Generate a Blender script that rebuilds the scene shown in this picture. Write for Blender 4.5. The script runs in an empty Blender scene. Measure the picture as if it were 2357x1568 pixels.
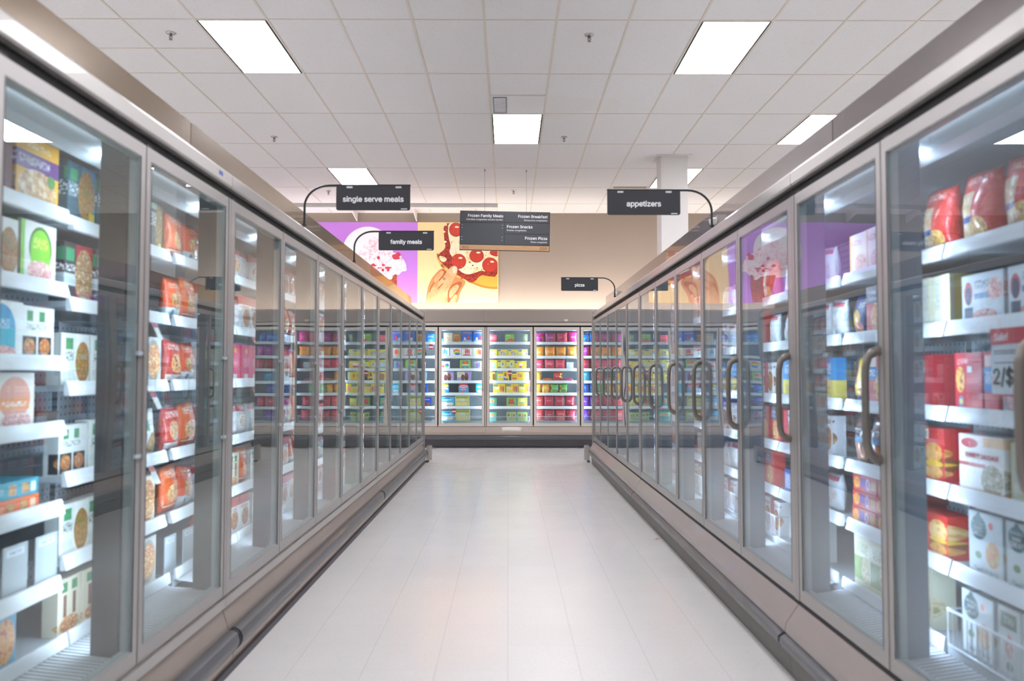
import bpy, bmesh, math, random
from mathutils import Vector, Matrix
PI = math.pi
R = random.Random(7)
SC = bpy.context.scene
COL = SC.collection

# ------------------------------------------------------------------ camera, view, world
F_PX = 1850.0
EYE = 1.248
cam_data = bpy.data.cameras.new('camera')
cam = bpy.data.objects.new('camera', cam_data)
COL.objects.link(cam)
cam_data.sensor_width = 36.0
cam_data.lens = 36.0 * F_PX / 2357.0
cam_data.clip_start = 0.05
cam.location = (0, 0, EYE)
cam.rotation_euler = (PI / 2 + 0.0415, -0.0004, -0.005)
cam_data.dof.use_dof = True
cam_data.dof.focus_distance = 11.5
cam_data.dof.aperture_fstop = 2.6
SC.camera = cam
SC.view_settings.view_transform = 'Standard'
SC.view_settings.look = 'None'
SC.view_settings.gamma = 1.0
SC.view_settings.use_curve_mapping = False
SC.view_settings.exposure = 0.0
SC.cycles.max_bounces = 8
SC.cycles.diffuse_bounces = 3
SC.cycles.glossy_bounces = 5
SC.cycles.transmission_bounces = 4
SC.cycles.transparent_max_bounces = 24
SC.cycles.sample_clamp_indirect = 6.0
SC.cycles.caustics_reflective = False
SC.cycles.caustics_refractive = False
w = bpy.data.worlds.new('world'); SC.world = w
w.use_nodes = True
w.node_tree.nodes['Background'].inputs[0].default_value = (0.9, 0.93, 1.0, 1)
w.node_tree.nodes['Background'].inputs[1].default_value = 0.4
PANEL_E = 25.0       # ceiling troffers
LED_E = 32.0         # freezer mullion strips
COVE_E = 62.0        # strip on top of the back freezers

# ------------------------------------------------------------------ materials
def lin(c):
    if isinstance(c, str):
        c = [int(c[i:i + 2], 16) / 255 for i in (0, 2, 4)]
        return tuple((v / 12.92 if v <= .04045 else ((v + .055) / 1.055) ** 2.4) for v in c) + (1,)
    return tuple(c) + (1,)

class NT:
    def __init__(s, name):
        s.m = bpy.data.materials.new(name); s.m.use_nodes = True
        s.t = s.m.node_tree; s.n = s.t.nodes; s.l = s.t.links
        s.b = s.n['Principled BSDF']; s.out = s.n['Material Output']
    def new(s, typ, **k):
        x = s.n.new(typ)
        for a, b in k.items(): setattr(x, a, b)
        return x
    def put(s, sock, v):
        if isinstance(v, bpy.types.NodeSocket): s.l.new(v, sock)
        elif v is not None: sock.default_value = v
    def math(s, op, a, b=None, c=None):
        x = s.new('ShaderNodeMath', operation=op)
        for i, v in enumerate((a, b, c)):
            if v is not None: s.put(x.inputs[i], v)
        return x.outputs[0]
    def vec(s, op, a, b=None):
        x = s.new('ShaderNodeVectorMath', operation=op)
        s.put(x.inputs[0], a)
        if b is not None: s.put(x.inputs[1], b)
        return x.outputs['Value'] if op == 'LENGTH' else x.outputs[0]
    def mix(s, f, a, b):
        x = s.new('ShaderNodeMix', data_type='RGBA')
        s.put(x.inputs[0], f); s.put(x.inputs[6], a); s.put(x.inputs[7], b)
        return x.outputs[2]
    def coord(s, kind='Object'):
        return s.new('ShaderNodeTexCoord').outputs[kind]
    def noise(s, vec, scale, detail=2, rough=.5):
        x = s.new('ShaderNodeTexNoise')
        if vec is not None: s.l.new(vec, x.inputs['Vector'])
        x.inputs['Scale'].default_value = scale; x.inputs['Detail'].default_value = detail
        x.inputs['Roughness'].default_value = rough
        return x.outputs['Fac']
    def vmul(s, vec, k):
        return s.vec('MULTIPLY', vec, k)
    def ramp(s, f, *stops):
        x = s.new('ShaderNodeValToRGB'); s.l.new(f, x.inputs[0])
        e = x.color_ramp.elements
        while len(e) < len(stops): e.new(.5)
        for i, (p, c) in enumerate(stops): e[i].position = p; e[i].color = lin(c)
        return x.outputs[0]
    def bump(s, h, strength=.2, dist=.01):
        x = s.new('ShaderNodeBump'); x.inputs['Strength'].default_value = strength
        x.inputs['Distance'].default_value = dist
        s.l.new(h, x.inputs['Height']); s.l.new(x.outputs[0], s.b.inputs['Normal'])

def plain(name, col, rough=.5, metal=0.0, coat=0.0, spec=.5, vary=0.0, vscale=3.0):
    m = NT(name); c = lin(col)
    m.b.inputs['Roughness'].default_value = rough
    m.b.inputs['Metallic'].default_value = metal
    m.b.inputs['Coat Weight'].default_value = coat
    m.b.inputs['Specular IOR Level'].default_value = spec
    if vary:
        f = m.noise(m.coord(), vscale, 4)
        m.put(m.b.inputs['Base Color'], m.mix(f, tuple(v * (1 - vary) for v in c[:3]) + (1,), tuple(min(1, v * (1 + vary)) for v in c[:3]) + (1,)))
        m.put(m.b.inputs['Roughness'], m.math('MULTIPLY_ADD', f, .15, rough - .07))
    else: m.b.inputs['Base Color'].default_value = c
    return m.m

def emit(name, col, e, dots=0):
    m = NT(name)
    m.b.inputs['Base Color'].default_value = (.8, .8, .8, 1)
    m.b.inputs['Emission Color'].default_value = lin(col)
    if dots:
        sp = m.new('ShaderNodeSeparateXYZ'); m.l.new(m.coord(), sp.inputs[0])
        f = m.math('PINGPONG', m.math('MULTIPLY', sp.outputs[2], dots), 1.0)
        f = m.math('MULTIPLY_ADD', m.math('GREATER_THAN', f, .55), e * 1.7, e * .25)
        m.put(m.b.inputs['Emission Strength'], f)
    else: m.b.inputs['Emission Strength'].default_value = e
    return m.m

def glass_mat(name, tint, haze):
    m = NT(name)
    geo = m.new('ShaderNodeNewGeometry')
    d = m.new('ShaderNodeVectorMath', operation='DOT_PRODUCT')
    m.l.new(geo.outputs['Normal'], d.inputs[0]); m.l.new(geo.outputs['Incoming'], d.inputs[1])
    c = m.math('SUBTRACT', 1.0, m.math('ABSOLUTE', d.outputs['Value']))
    p = m.math('POWER', c, 4.2)
    fr = m.math('MULTIPLY_ADD', p, .95, .045)
    fr = m.math('MINIMUM', fr, 1.0)
    tr = m.new('ShaderNodeBsdfTransparent'); tr.inputs[0].default_value = lin(tint)
    gl = m.new('ShaderNodeBsdfGlossy'); gl.inputs['Roughness'].default_value = .012
    gl.inputs['Color'].default_value = (.93, .95, .96, 1)
    mx = m.new('ShaderNodeMixShader')
    m.l.new(fr, mx.inputs[0]); m.l.new(tr.outputs[0], mx.inputs[1]); m.l.new(gl.outputs[0], mx.inputs[2])
    if haze:
        df = m.new('ShaderNodeBsdfDiffuse'); df.inputs[0].default_value = (.85, .9, .93, 1)
        n = m.noise(m.coord(), 2.2, 4)
        mh = m.new('ShaderNodeMixShader')
        m.put(mh.inputs[0], m.math('MULTIPLY', n, haze))
        m.l.new(mx.outputs[0], mh.inputs[1]); m.l.new(df.outputs[0], mh.inputs[2]); mx = mh
    # slightly wavy tempered glass
    b = m.new('ShaderNodeBump'); b.inputs['Strength'].default_value = .06; b.inputs['Distance'].default_value = .02
    m.l.new(m.noise(m.coord(), 2.5, 0), b.inputs['Height']); m.l.new(b.outputs[0], gl.inputs['Normal'])
    m.l.new(mx.outputs[0], m.out.inputs[0]); m.n.remove(m.b)
    return m.m

def floor_mat():
    m = NT('floor_tile'); co = m.coord()
    sp = m.new('ShaderNodeSeparateXYZ'); m.l.new(co, sp.inputs[0])
    def joint(v, off, wd):
        f = m.math('FRACT', m.math('MULTIPLY_ADD', v, 1 / .3048, off))
        return m.math('LESS_THAN', m.math('ABSOLUTE', m.math('SUBTRACT', f, .5)), wd)
    j = m.math('MAXIMUM', joint(sp.outputs[0], .5, .0038), m.math('MULTIPLY', joint(sp.outputs[1], .2, .0035), .35))
    cell = m.new('ShaderNodeTexWhiteNoise', noise_dimensions='2D')
    sn = m.vec('FLOOR', m.vec('ADD', m.vmul(co, (1 / .3048,) * 3), (0, .7, 0)))
    m.l.new(sn, cell.inputs['Vector'])
    speck = m.noise(co, 150, 3, .7)
    c = m.mix(m.math('GREATER_THAN', speck, .62), lin('f4f3f1'), lin('cfcac6'))
    big = m.noise(co, 1.3, 5, .6)
    c = m.mix(m.math('MULTIPLY', big, .35), c, lin('e4dfda'))
    c = m.mix(m.math('MULTIPLY', cell.outputs['Value'], .12), c, lin('dfdbd8'))
    scuff = m.noise(m.vmul(co, (1.0, .25, 1)), 14, 6, .75)
    c = m.mix(m.math('MULTIPLY', m.math('GREATER_THAN', scuff, .68), .12), c, lin('a79e98'))
    c = m.mix(m.math('MULTIPLY', j, .35), c, lin('948a84'))
    m.put(m.b.inputs['Base Color'], c)
    m.put(m.b.inputs['Roughness'], m.math('MULTIPLY_ADD', m.noise(co, 5, 4), .12, .09))
    m.b.inputs['Specular IOR Level'].default_value = .34
    b = m.new('ShaderNodeBump'); b.inputs['Strength'].default_value = .25; b.inputs['Distance'].default_value = .012
    h = m.math('SUBTRACT', m.noise(m.vmul(co, (3.2, .8, 1)), 1.2, 3), m.math('MULTIPLY', j, .02))
    m.l.new(h, b.inputs['Height']); m.l.new(b.outputs[0], m.b.inputs['Normal'])
    return m.m

def tile_ceiling():
    m = NT('ceiling_tile'); co = m.coord()
    n = m.noise(co, 90, 4, .8)
    c = m.mix(m.math('GREATER_THAN', n, .62), lin('dedbd9'), lin('bdb9b7'))
    st = m.noise(co, .5, 4)
    c = m.mix(m.math('MULTIPLY', m.math('GREATER_THAN', st, .70), .10), c, lin('cdbfa6'))
    m.put(m.b.inputs['Base Color'], c); m.b.inputs['Roughness'].default_value = .9
    m.bump(n, .3, .003)
    return m.m

def perforated():
    m = NT('perforated_panel'); co = m.coord()
    v = m.vec('FRACTION', m.vmul(co, (1 / .034, 1 / .034, 1 / .034)))
    v = m.vec('SUBTRACT', v, (.5, .5, .5))
    v = m.vmul(v, (1, 0, 1))
    hole = m.math('LESS_THAN', m.vec('LENGTH', v), .2)
    m.put(m.b.inputs['Base Color'], m.mix(hole, lin('b4bec6'), lin('7f8a93')))
    m.b.inputs['Roughness'].default_value = .5
    return m.m

def wood():
    m = NT('pale_wood'); co = m.coord()
    n = m.noise(m.vmul(co, (3, 3, 26)), 3, 4)
    m.put(m.b.inputs['Base Color'], m.mix(n, lin('c79f74'), lin('a87e55')))
    return m.m

def speckled(name, a, b, c, scale=30.0, thr=(.45, .6)):
    m = NT(name); n = m.noise(m.coord(), scale, 5, .65)
    m.put(m.b.inputs['Base Color'], m.ramp(n, (thr[0], a), ((thr[0] + thr[1]) / 2, b), (thr[1], c)))
    m.b.inputs['Roughness'].default_value = .5
    return m.m

def pack(name, base, layers=(), rough=.35, crinkle=0):
    """printed packaging: layers of rectangles, ellipses, food pictures and fine print over the base colour, in UV"""
    m = NT(name); uv = m.new('ShaderNodeUVMap').outputs[0]
    col = lin(base)
    food = None
    for L in layers:
        k, cx, cy, hw, hh = L[:5]; c = L[5]
        d = m.vec('SUBTRACT', uv, (cx, cy, 0)); d = m.vmul(d, (1 / hw, 1 / hh, 0))
        if k in 'ef':
            f = m.math('LESS_THAN', m.vec('LENGTH', d), 1.0)
        else:
            s = m.new('ShaderNodeSeparateXYZ'); m.l.new(m.vec('ABSOLUTE', d), s.inputs[0])
            f = m.math('LESS_THAN', m.math('MAXIMUM', s.outputs[0], s.outputs[1]), 1.0)
        if k in 'fg':       # picture of food, mottled
            n = m.noise(uv, L[6] if len(L) > 6 else 9, 3, .6)
            cc = m.ramp(n, (.40, c[0]), (.5, c[1]), (.60, c[2]))
        elif k == 't':      # fine print
            n = m.noise(m.vmul(uv, (26, 13, 1)), L[6] if len(L) > 6 else 1.4, 1)
            f = m.math('MULTIPLY', f, m.math('GREATER_THAN', n, .52)); cc = lin(c)
        else: cc = lin(c)
        col = m.mix(f, col, cc)
    m.put(m.b.inputs['Base Color'], col)
    m.b.inputs['Roughness'].default_value = rough
    if crinkle:
        m.b.inputs['Coat Weight'].default_value = .6; m.b.inputs['Coat Roughness'].default_value = .12
        m.bump(m.noise(m.coord(), 22, 4, .6), crinkle, .02)
    return m.m

M = dict(
    frame=plain('door_aluminium', 'a9a6a4', .34, .35),
    frame_dark=plain('door_gasket', '2a292b', .6), spacer=plain('glass_spacer', 'b4bebe', .35, .1),
    back_frame=plain('back_door_aluminium', 'c9c1b8', .4, .15),
    mullion=plain('mullion_grey', '5d5a58', .32, .3, .3),
    mullion_r=plain('mullion_led_tinted', '8593a0', .3, .2, .3), glass_r=glass_mat('door_glass_hazy', 'f2f7fa', .05),  # right mullions coloured paler and bluer to stand in for LED light
    liner=plain('liner_white', 'b3bcc2', .45),
    canopy=plain('canopy_white', 'dfe7ec', .4),
    perf=perforated(),
    shelf=plain('shelf_white', 'b9c4cc', .4),
    rail=plain('price_rail_white', 'eef3f8', .3),
    card=plain('tag_card', 'dbe3ea', .4),
    beige=plain('case_beige', 'a2968c', .38, .0, .3, .5, .05, 2.0),
    mauve=plain('case_mauve', 'a39995', .36, .0, .3, .5, .04, 2.0),
    fascia_b=plain('fascia_end_case', '8f857d', .4, .0, .2), fascia_l=plain('fascia_tan', '7a664e', .18, .3, .4, .5, .05, 1.2),
    fascia_r=plain('fascia_mauve', '786f6d', .14, .3, .7, .5, .04, 1.2),
    header=plain('header_grey', 'b4b1ad', .32, .4, .2),
    bumper=plain('bumper_grey', '4c4f55', .38, .0, .3, .5, .2, 9.0),
    bumper_dark=plain('bumper_end', '2c3138', .4),
    kick=plain('kick_grey', '57555b', .55, 0, 0, .5, .2, 6.0),
    kick_r=plain('kick_mid_grey', '6c6967', .5, 0, 0, .5, .15, 6.0), kick_tan=plain('kick_tan', '9b8a7c', .5, 0, 0, .5, .15, 6.0),
    black=plain('black_gap', '0c0c0d', .7),
    handle=plain('handle_grey', '77716a', .33, .1, .3),
    back_handle=plain('handle_pale', 'b8aea4', .4),
    steel=plain('brushed_steel', 'b5b1ad', .3, .8),
    glass=glass_mat('door_glass', 'f6faf9', .012),
    led=emit('led_strip', 'd2e7ff', LED_E, 22), led_back=emit('led_strip_end_case', 'd8eaff', LED_E * 3.5),
    topglow=emit('case_added_glow', 'e4f0ff', 1.2),
    panel=emit('troffer_diffuser', 'fbf9ff', PANEL_E),
    cove=emit('cove_tube', 'fff5ee', COVE_E),
    cove2=emit('picture_light_tube', 'fff8f2', 16.0),
    floor=floor_mat(), tile=tile_ceiling(),
    tbar=plain('ceiling_grid', 'cec5b7', .5),
    wall=plain('wall_beige', '9a8c80', .8), white=plain('wall_white', 'd9d4cf', .7),
    column=plain('column_white', 'dcd8d4', .6),
    sign=plain('sign_black', '23262c', .45, 0, .1), sign2=plain('sign_slate', '3a3d43', .5, 0, 0, .5, .12, 8.0),
    arm=plain('arm_black', '18191d', .35), letter=plain('letter_white', 'f4f4f6', .5),
    letter_black=plain('letter_black', '15151a', .5), wood=wood(),
    wire=plain('wire_grey', '8c8c8e', .4, .6), wire_white=plain('wire_white', 'd5dde3', .35, .2),
    divider=plain('divider_grey', 'b9c1c5', .4), red=plain('tag_red', 'c5303c', .45),
    blue=plain('sticker_blue', '3c50b4', .4), clear=plain('clip_clear', 'c3ccd2', .2),
)

# ------------------------------------------------------------------ mesh builder
class MB:
    def __init__(s): s.v = []; s.f = []; s.mi = []; s.uv = []; s.mats = []
    def face(s, pts, uv=None, m=0):
        n = len(s.v); s.v += [tuple(p) for p in pts]; s.f.append(tuple(range(n, n + len(pts)))); s.mi.append(m)
        s.uv.append(uv or [(0, 0)] * len(pts)); return s
    def box(s, x0, y0, z0, x1, y1, z1, m=0):
        c = [(x0, y0, z0), (x1, y0, z0), (x1, y1, z0), (x0, y1, z0), (x0, y0, z1), (x1, y0, z1), (x1, y1, z1), (x0, y1, z1)]
        n = len(s.v); s.v += c
        for q in ((0, 3, 2, 1), (4, 5, 6, 7), (0, 1, 5, 4), (1, 2, 6, 5), (2, 3, 7, 6), (3, 0, 4, 7)):
            s.f.append(tuple(n + i for i in q)); s.mi.append(m); s.uv.append([(0, 0)] * 4)
        return s
    def prism(s, prof, x0, x1, m=0, ax='x'):
        """closed profile of (y, z) pairs swept along x"""
        n = len(s.v); k = len(prof)
        for x in (x0, x1):
            for a, b in prof: s.v.append((x, a, b) if ax == 'x' else ((a, x, b) if ax == 'y' else (a, b, x)))
        for i in range(k):
            j = (i + 1) % k
            s.f.append((n + i, n + j, n + k + j, n + k + i)); s.mi.append(m); s.uv.append([(0, 0)] * 4)
        s.f.append(tuple(n + i for i in range(k))[::-1]); s.f.append(tuple(n + k + i for i in range(k)))
        for _ in 'ab': s.mi.append(m); s.uv.append([(0, 0)] * k)
        return s
    def tube(s, pts, r, n=8, m=0):
        pts = [Vector(p) for p in pts]; base = len(s.v); up = None
        for i, p in enumerate(pts):
            t = (pts[min(i + 1, len(pts) - 1)] - pts[max(i - 1, 0)]).normalized()
            if up is None: up = t.orthogonal().normalized()
            else: up = (up - t * up.dot(t)).normalized()
            q = t.cross(up); rr = r[i] if isinstance(r, (list, tuple)) else r
            for k in range(n):
                a = 2 * PI * k / n; s.v.append(tuple(p + (up * math.cos(a) + q * math.sin(a)) * rr))
        for i in range(len(pts) - 1):
            for k in range(n):
                a, b = base + i * n + k, base + i * n + (k + 1) % n
                s.f.append((a, b, b + n, a + n)); s.mi.append(m); s.uv.append([(0, 0)] * 4)
        e = base + (len(pts) - 1) * n
        s.f.append(tuple(base + k for k in range(n))[::-1]); s.f.append(tuple(e + k for k in range(n)))
        for _ in 'ab': s.mi.append(m); s.uv.append([(0, 0)] * n)
        return s
    def lathe(s, prof, n=20, c=(0, 0, 0), m=0):
        b = len(s.v)
        for r, z in prof:
            for k in range(n):
                a = 2 * PI * k / n; s.v.append((c[0] + r * math.cos(a), c[1] + r * math.sin(a), c[2] + z))
        for i in range(len(prof) - 1):
            for k in range(n):
                a, d = b + i * n + k, b + i * n + (k + 1) % n
                s.f.append((a, d, d + n, a + n)); s.mi.append(m); s.uv.append([(0, 0)] * 4)
        s.f.append(tuple(b + k for k in range(n))[::-1]); e = b + (len(prof) - 1) * n
        s.f.append(tuple(e + k for k in range(n)))
        for _ in 'ab': s.mi.append(m); s.uv.append([(0, 0)] * n)
        return s
    def mesh(s, name, mats, bevel=0, smooth=False):
        me = bpy.data.meshes.new(name); me.from_pydata(s.v, [], s.f)
        for x in (mats if isinstance(mats, (list, tuple)) else [mats]): me.materials.append(x)
        me.polygons.foreach_set('material_index', s.mi)
        ul = me.uv_layers.new(name='UVMap')
        flat = [c for face in s.uv for p in face for c in p]
        ul.data.foreach_set('uv', flat)
        if bevel or smooth:
            bm = bmesh.new(); bm.from_mesh(me)
            bmesh.ops.remove_doubles(bm, verts=bm.verts, dist=1e-5)
            bmesh.ops.recalc_face_normals(bm, faces=bm.faces)
            if bevel:
                ed = [e for e in bm.edges if len(e.link_faces) == 2 and e.calc_face_angle(0) > .6]
                bmesh.ops.bevel(bm, geom=ed, offset=bevel, segments=2, affect='EDGES', clamp_overlap=True)
            if smooth:
                for f in bm.faces: f.smooth = True
            bm.to_mesh(me); bm.free()
            if smooth: me.set_sharp_from_angle(angle=.7)
        me.update(); return me
    def build(s, name, mats, parent=None, bevel=0, smooth=False, loc=None):
        o = bpy.data.objects.new(name, s.mesh(name, mats, bevel, smooth)); COL.objects.link(o)
        if parent: o.parent = parent
        if loc: o.location = loc
        return o

def tag(o, label=None, cat=None, group=None, kind=None):
    if label: o['label'] = label
    if cat: o['category'] = cat
    if group: o['group'] = group
    if kind: o['kind'] = kind
    return o
def empty(name, loc=(0, 0, 0), rz=0):
    o = bpy.data.objects.new(name, None); COL.objects.link(o); o.location = loc; o.rotation_euler = (0, 0, rz)
    o.empty_display_size = .05; return o
def struct(o): o['kind'] = 'structure'; return o
def copy_tree(o, parent=None):
    c = o.copy(); COL.objects.link(c); c.parent = parent
    for ch in list(o.children): copy_tree(ch, c)
    return c
FONT = None
try:
    import os
    FONT = bpy.data.fonts.load(os.path.join(bpy.utils.system_resource('DATAFILES'), 'fonts', 'Inter.woff2'))
except Exception:
    FONT = None
def text(s, size, parent, name='lettering', mat=None, loc=(0, 0, 0), align='CENTER', rot=(PI / 2, 0, 0), bold=.0, width=None, extrude=.0008):
    cu = bpy.data.curves.new(name, 'FONT'); cu.body = s
    if FONT: cu.font = FONT
    cu.size = size; cu.align_x = align; cu.align_y = 'CENTER'
    cu.extrude = extrude; cu.resolution_u = 3; cu.space_character = .99
    o = bpy.data.objects.new(name, cu); COL.objects.link(o)
    bpy.context.view_layer.update()
    dg = bpy.context.evaluated_depsgraph_get()
    me = bpy.data.meshes.new_from_object(o.evaluated_get(dg)); me.name = name
    bpy.data.objects.remove(o); bpy.data.curves.remove(cu)
    me.materials.clear(); me.materials.append(mat or M['letter'])
    if width and len(me.vertices):
        xs = [v.co.x for v in me.vertices]; k = width / (max(xs) - min(xs))
        for v in me.vertices: v.co.x *= k; v.co.y *= k
    if bold:      # heavier strokes: the same outline repeated a hair apart
        bm = bmesh.new(); bm.from_mesh(me); src = list(bm.verts) + list(bm.edges) + list(bm.faces)
        for q, (dx, dy) in enumerate(((bold, 0), (-bold, 0), (0, bold), (0, -bold))):
            g = bmesh.ops.duplicate(bm, geom=src)['geom']
            bmesh.ops.translate(bm, vec=(dx, dy, .00006 * (q + 1)), verts=[e for e in g if isinstance(e, bmesh.types.BMVert)])
        bm.to_mesh(me); bm.free()
    r = bpy.data.objects.new(name, me); COL.objects.link(r); r.parent = parent; r.location = loc; r.rotation_euler = rot
    return r
ORD = ['zeroth', 'first', 'second', 'third', 'fourth', 'fifth', 'sixth', 'seventh', 'eighth', 'ninth', 'tenth', 'eleventh', 'twelfth', 'thirteenth', 'fourteenth']

# ------------------------------------------------------------------ the room
CZ = EYE + 2.98
TX0, TY0, TW = -0.1995, 6.65, .6096
RX0, RX1, RY0, RY1 = -9.5, 9.5, -7.0, 14.8
struct(MB().box(RX0, RY0, -.1, RX1, RY1 + .2, 0).build('floor', M['floor']))
struct(MB().box(RX0, RY0, CZ, RX1, RY1 + .2, CZ + .1).build('ceiling', M['tile']))
struct(MB().box(RX0, RY1, 0, RX1, RY1 + .2, CZ).build('wall_back', M['wall']))
struct(MB().box(RX0 - .2, RY0, 0, RX0, RY1 + .2, CZ).build('wall_left', M['white']))
struct(MB().box(RX1, RY0, 0, RX1 + .2, RY1 + .2, CZ).build('wall_right', M['white']))
struct(MB().box(RX0, RY0 - .2, 0, RX1, RY0, CZ).build('wall_front', M['white']))
b = MB()
for k in range(-15, 17):
    x = TX0 + k * TW
    if RX0 < x < RX1: b.box(x - .010, RY0, CZ - .004, x + .010, RY1, CZ + .001)
struct(b.build('trim_1', M['tbar']))
b = MB()
for k in range(-11, 7):
    y = TY0 + k * 2 * TW
    if RY0 < y < RY1: b.box(RX0, y - .008, CZ - .003, RX1, y + .008, CZ + .001)
b.box(TX0, TY0 + 3 * TW - .01, CZ - .003, TX0 + TW, TY0 + 3 * TW + .01, CZ + .001)
b.box(TX0 - 6 * TW, TY0 + TW - .006, CZ - .003, TX0 - 4 * TW, TY0 + TW + .006, CZ + .001)
struct(b.build('trim_2', M['tbar']))

# recessed troffers
cells = {(-4, 0): 'second bright ceiling panel, above single serve sign, left of aisle',
         (3, 0): 'large bright ceiling panel above the appetizers sign',
         (0, 2): 'bright square-looking ceiling panel above hanging aisle sign',
         (6, 2): 'bright ceiling panel partly cut off by the fascia of the pink-grey freezer run',
         (-4, 4): 'small bright ceiling panel just above the single serve meals sign plate',
         (4, 4): 'bright ceiling panel half hidden behind the white column'}
cells[(-4, 0)] = 'large bright ceiling panel over the tan-topped freezer run'
hidden = [(-11, 0), (10, 0), (-7, 2), (-11, 4), (11, 4), (-7, -2), (0, -2), (7, -2), (-11, -4), (-4, -4), (3, -4), (10, -4), (-7, -6), (0, -6), (7, -6), (-11, -8), (-4, -8), (3, -8), (10, -8), (-12, 2), (12, 2), (12, -2), (-12, -2)]
proto = None
for c in list(cells) + hidden:
    x, y = TX0 + (c[0] + .5) * TW, TY0 + (c[1] + .5) * 2 * TW
    if proto is None:
        proto = empty('ceiling_light')
        b = MB(); a, d = TW / 2 - .013, TW - .011
        b.box(-a, -d, -.006, -a + .014, d, .0005, 1); b.box(a - .014, -d, -.006, a, d, .0005, 1)  # black long edges paint the shadow gaps beside the diffuser
        b.box(-a, -d, -.006, a, -d + .01, .0005); b.box(-a, d - .01, -.006, a, d, .0005)
        b.build('frame', [M['tbar'], M['black']], proto)
        MB().box(-a + .014, -d + .01, -.004, a - .014, d - .01, .0005).build('diffuser', M['panel'], proto)
        o = proto
    else: o = copy_tree(proto)
    o.location = (x, y, CZ)
    tag(o, cells.get(c, 'bright recessed ceiling panel outside the frame, lighting the store'), 'ceiling light', 'recessed ceiling panels' if c in cells else 'ceiling panels outside the frame')

# sprinklers, vents
def sprinkler(x, y, label):
    o = empty('fire_sprinkler', (x, y, CZ)); tag(o, label, 'sprinkler', 'ceiling sprinkler heads')
    MB().lathe([(.042, -.0005), (.042, -.004), (.03, -.012), (.018, -.014)], 20).build('escutcheon', M['steel'], o, smooth=True)
    b = MB(); b.lathe([(.012, -.012), (.012, -.03), (.006, -.032)], 12)
    b.tube([(.010, 0, -.028), (.014, 0, -.042), (.005, 0, -.056)], .003, 6); b.tube([(-.010, 0, -.028), (-.014, 0, -.042), (-.005, 0, -.056)], .003, 6)
    b.tube([(0, 0, -.03), (0, 0, -.058)], .003, 6)
    b.lathe([(.002, -.058), (.016, -.058), (.016, -.061), (.002, -.061)], 14)
    b.build('sprinkler_head', M['handle'], o, smooth=True)

def ceil_xy(px, py):
    u, v = px - 1178.5, 784 - py
    cp, sp_ = math.cos(.0415), math.sin(.0415); d = F_PX * cp - v * sp_; z = F_PX * sp_ + v * cp
    cy, sy = math.cos(.005), math.sin(.005); X, Y = u * cy + d * sy, -u * sy + d * cy
    k = (CZ - EYE) / z; return X * k, Y * k
for (px, py), lb in (((393, 76), 'sprinkler head beside the large panel over the tan-topped freezers'),
                     ((1356, 80), 'sprinkler head in front of all, between the two large panels'),
                     ((631, 315), 'small sprinkler head over the tan freezer fascia'),
                     ((1298, 315), 'sprinkler head just beside the square-looking ceiling panel'),
                     ((1182, 438), 'tiny sprinkler head right above the hanging aisle sign'),
                     ((756, 440), 'tiny sprinkler head beside the single serve meals sign')):
    x, y = ceil_xy(px, py); sprinkler(x, y, lb)
o = empty('air_vent', (TX0 + TW * .5, TY0 + 3.5 * TW, CZ)); tag(o, 'square white ceiling vent with grey louvres beside the central light', 'vent')
a = TW / 2 - .014
MB().box(-a, -a, -.006, a, a, .0005).build('face_plate', M['tile'], o, bevel=.001)
MB().box(-a + .02, -a + .03, -.012, -a + .17, a - .03, -.006).build('duct_collar', M['wire'], o)
b = MB()
for i in range(11): b.box(-a + .03, -a + .05 + i * .043, -.018, -a + .16, -a + .07 + i * .043, -.0122)
b.build('louvre', M['letter'], o)
x, y = ceil_xy(1450, 431)
o = empty('air_vent', (x, y, CZ)); tag(o, 'narrow slotted return grille above the appetizers sign', 'vent')
MB().box(-.28, -.07, -.005, .28, .07, .0005).build('face_plate', M['tbar'], o)
b = MB()
for i in range(30): b.box(-.26 + i * .0175, -.055, -.0075, -.252 + i * .0175, .055, -.0052)
b.build('louvre', M['black'], o)

# the white column behind the pink-grey freezers
o = MB().box(2.084, 10.83, 0, 2.447, 11.16, CZ).build('column', M['column']); o['kind'] = 'structure'
b = MB(); b.box(2.03, 10.78, CZ - .006, 2.50, 10.83, CZ + .001); b.box(2.03, 10.83, CZ - .006, 2.084, 11.21, CZ + .001); b.box(2.447, 10.83, CZ - .006, 2.5, 11.21, CZ + .001)
struct(b.build('trim_3', M['white']))
# ------------------------------------------------------------------ freezer runs
DEPTH = .80
SY = {'left': .225, 'right': .18, 'back': .15}     # front of the shelves behind the door plane
def rrect(x0, z0, x1, z1, r=.01, n=4):
    p = []
    for cx, cz, a0 in ((x1 - r, z0 + r, -PI / 2), (x1 - r, z1 - r, 0), (x0 + r, z1 - r, PI / 2), (x0 + r, z0 + r, PI)):
        for i in range(n + 1): a = a0 + PI / 2 * i / n; p.append((cx + r * math.cos(a), cz + r * math.sin(a)))
    return p

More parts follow.
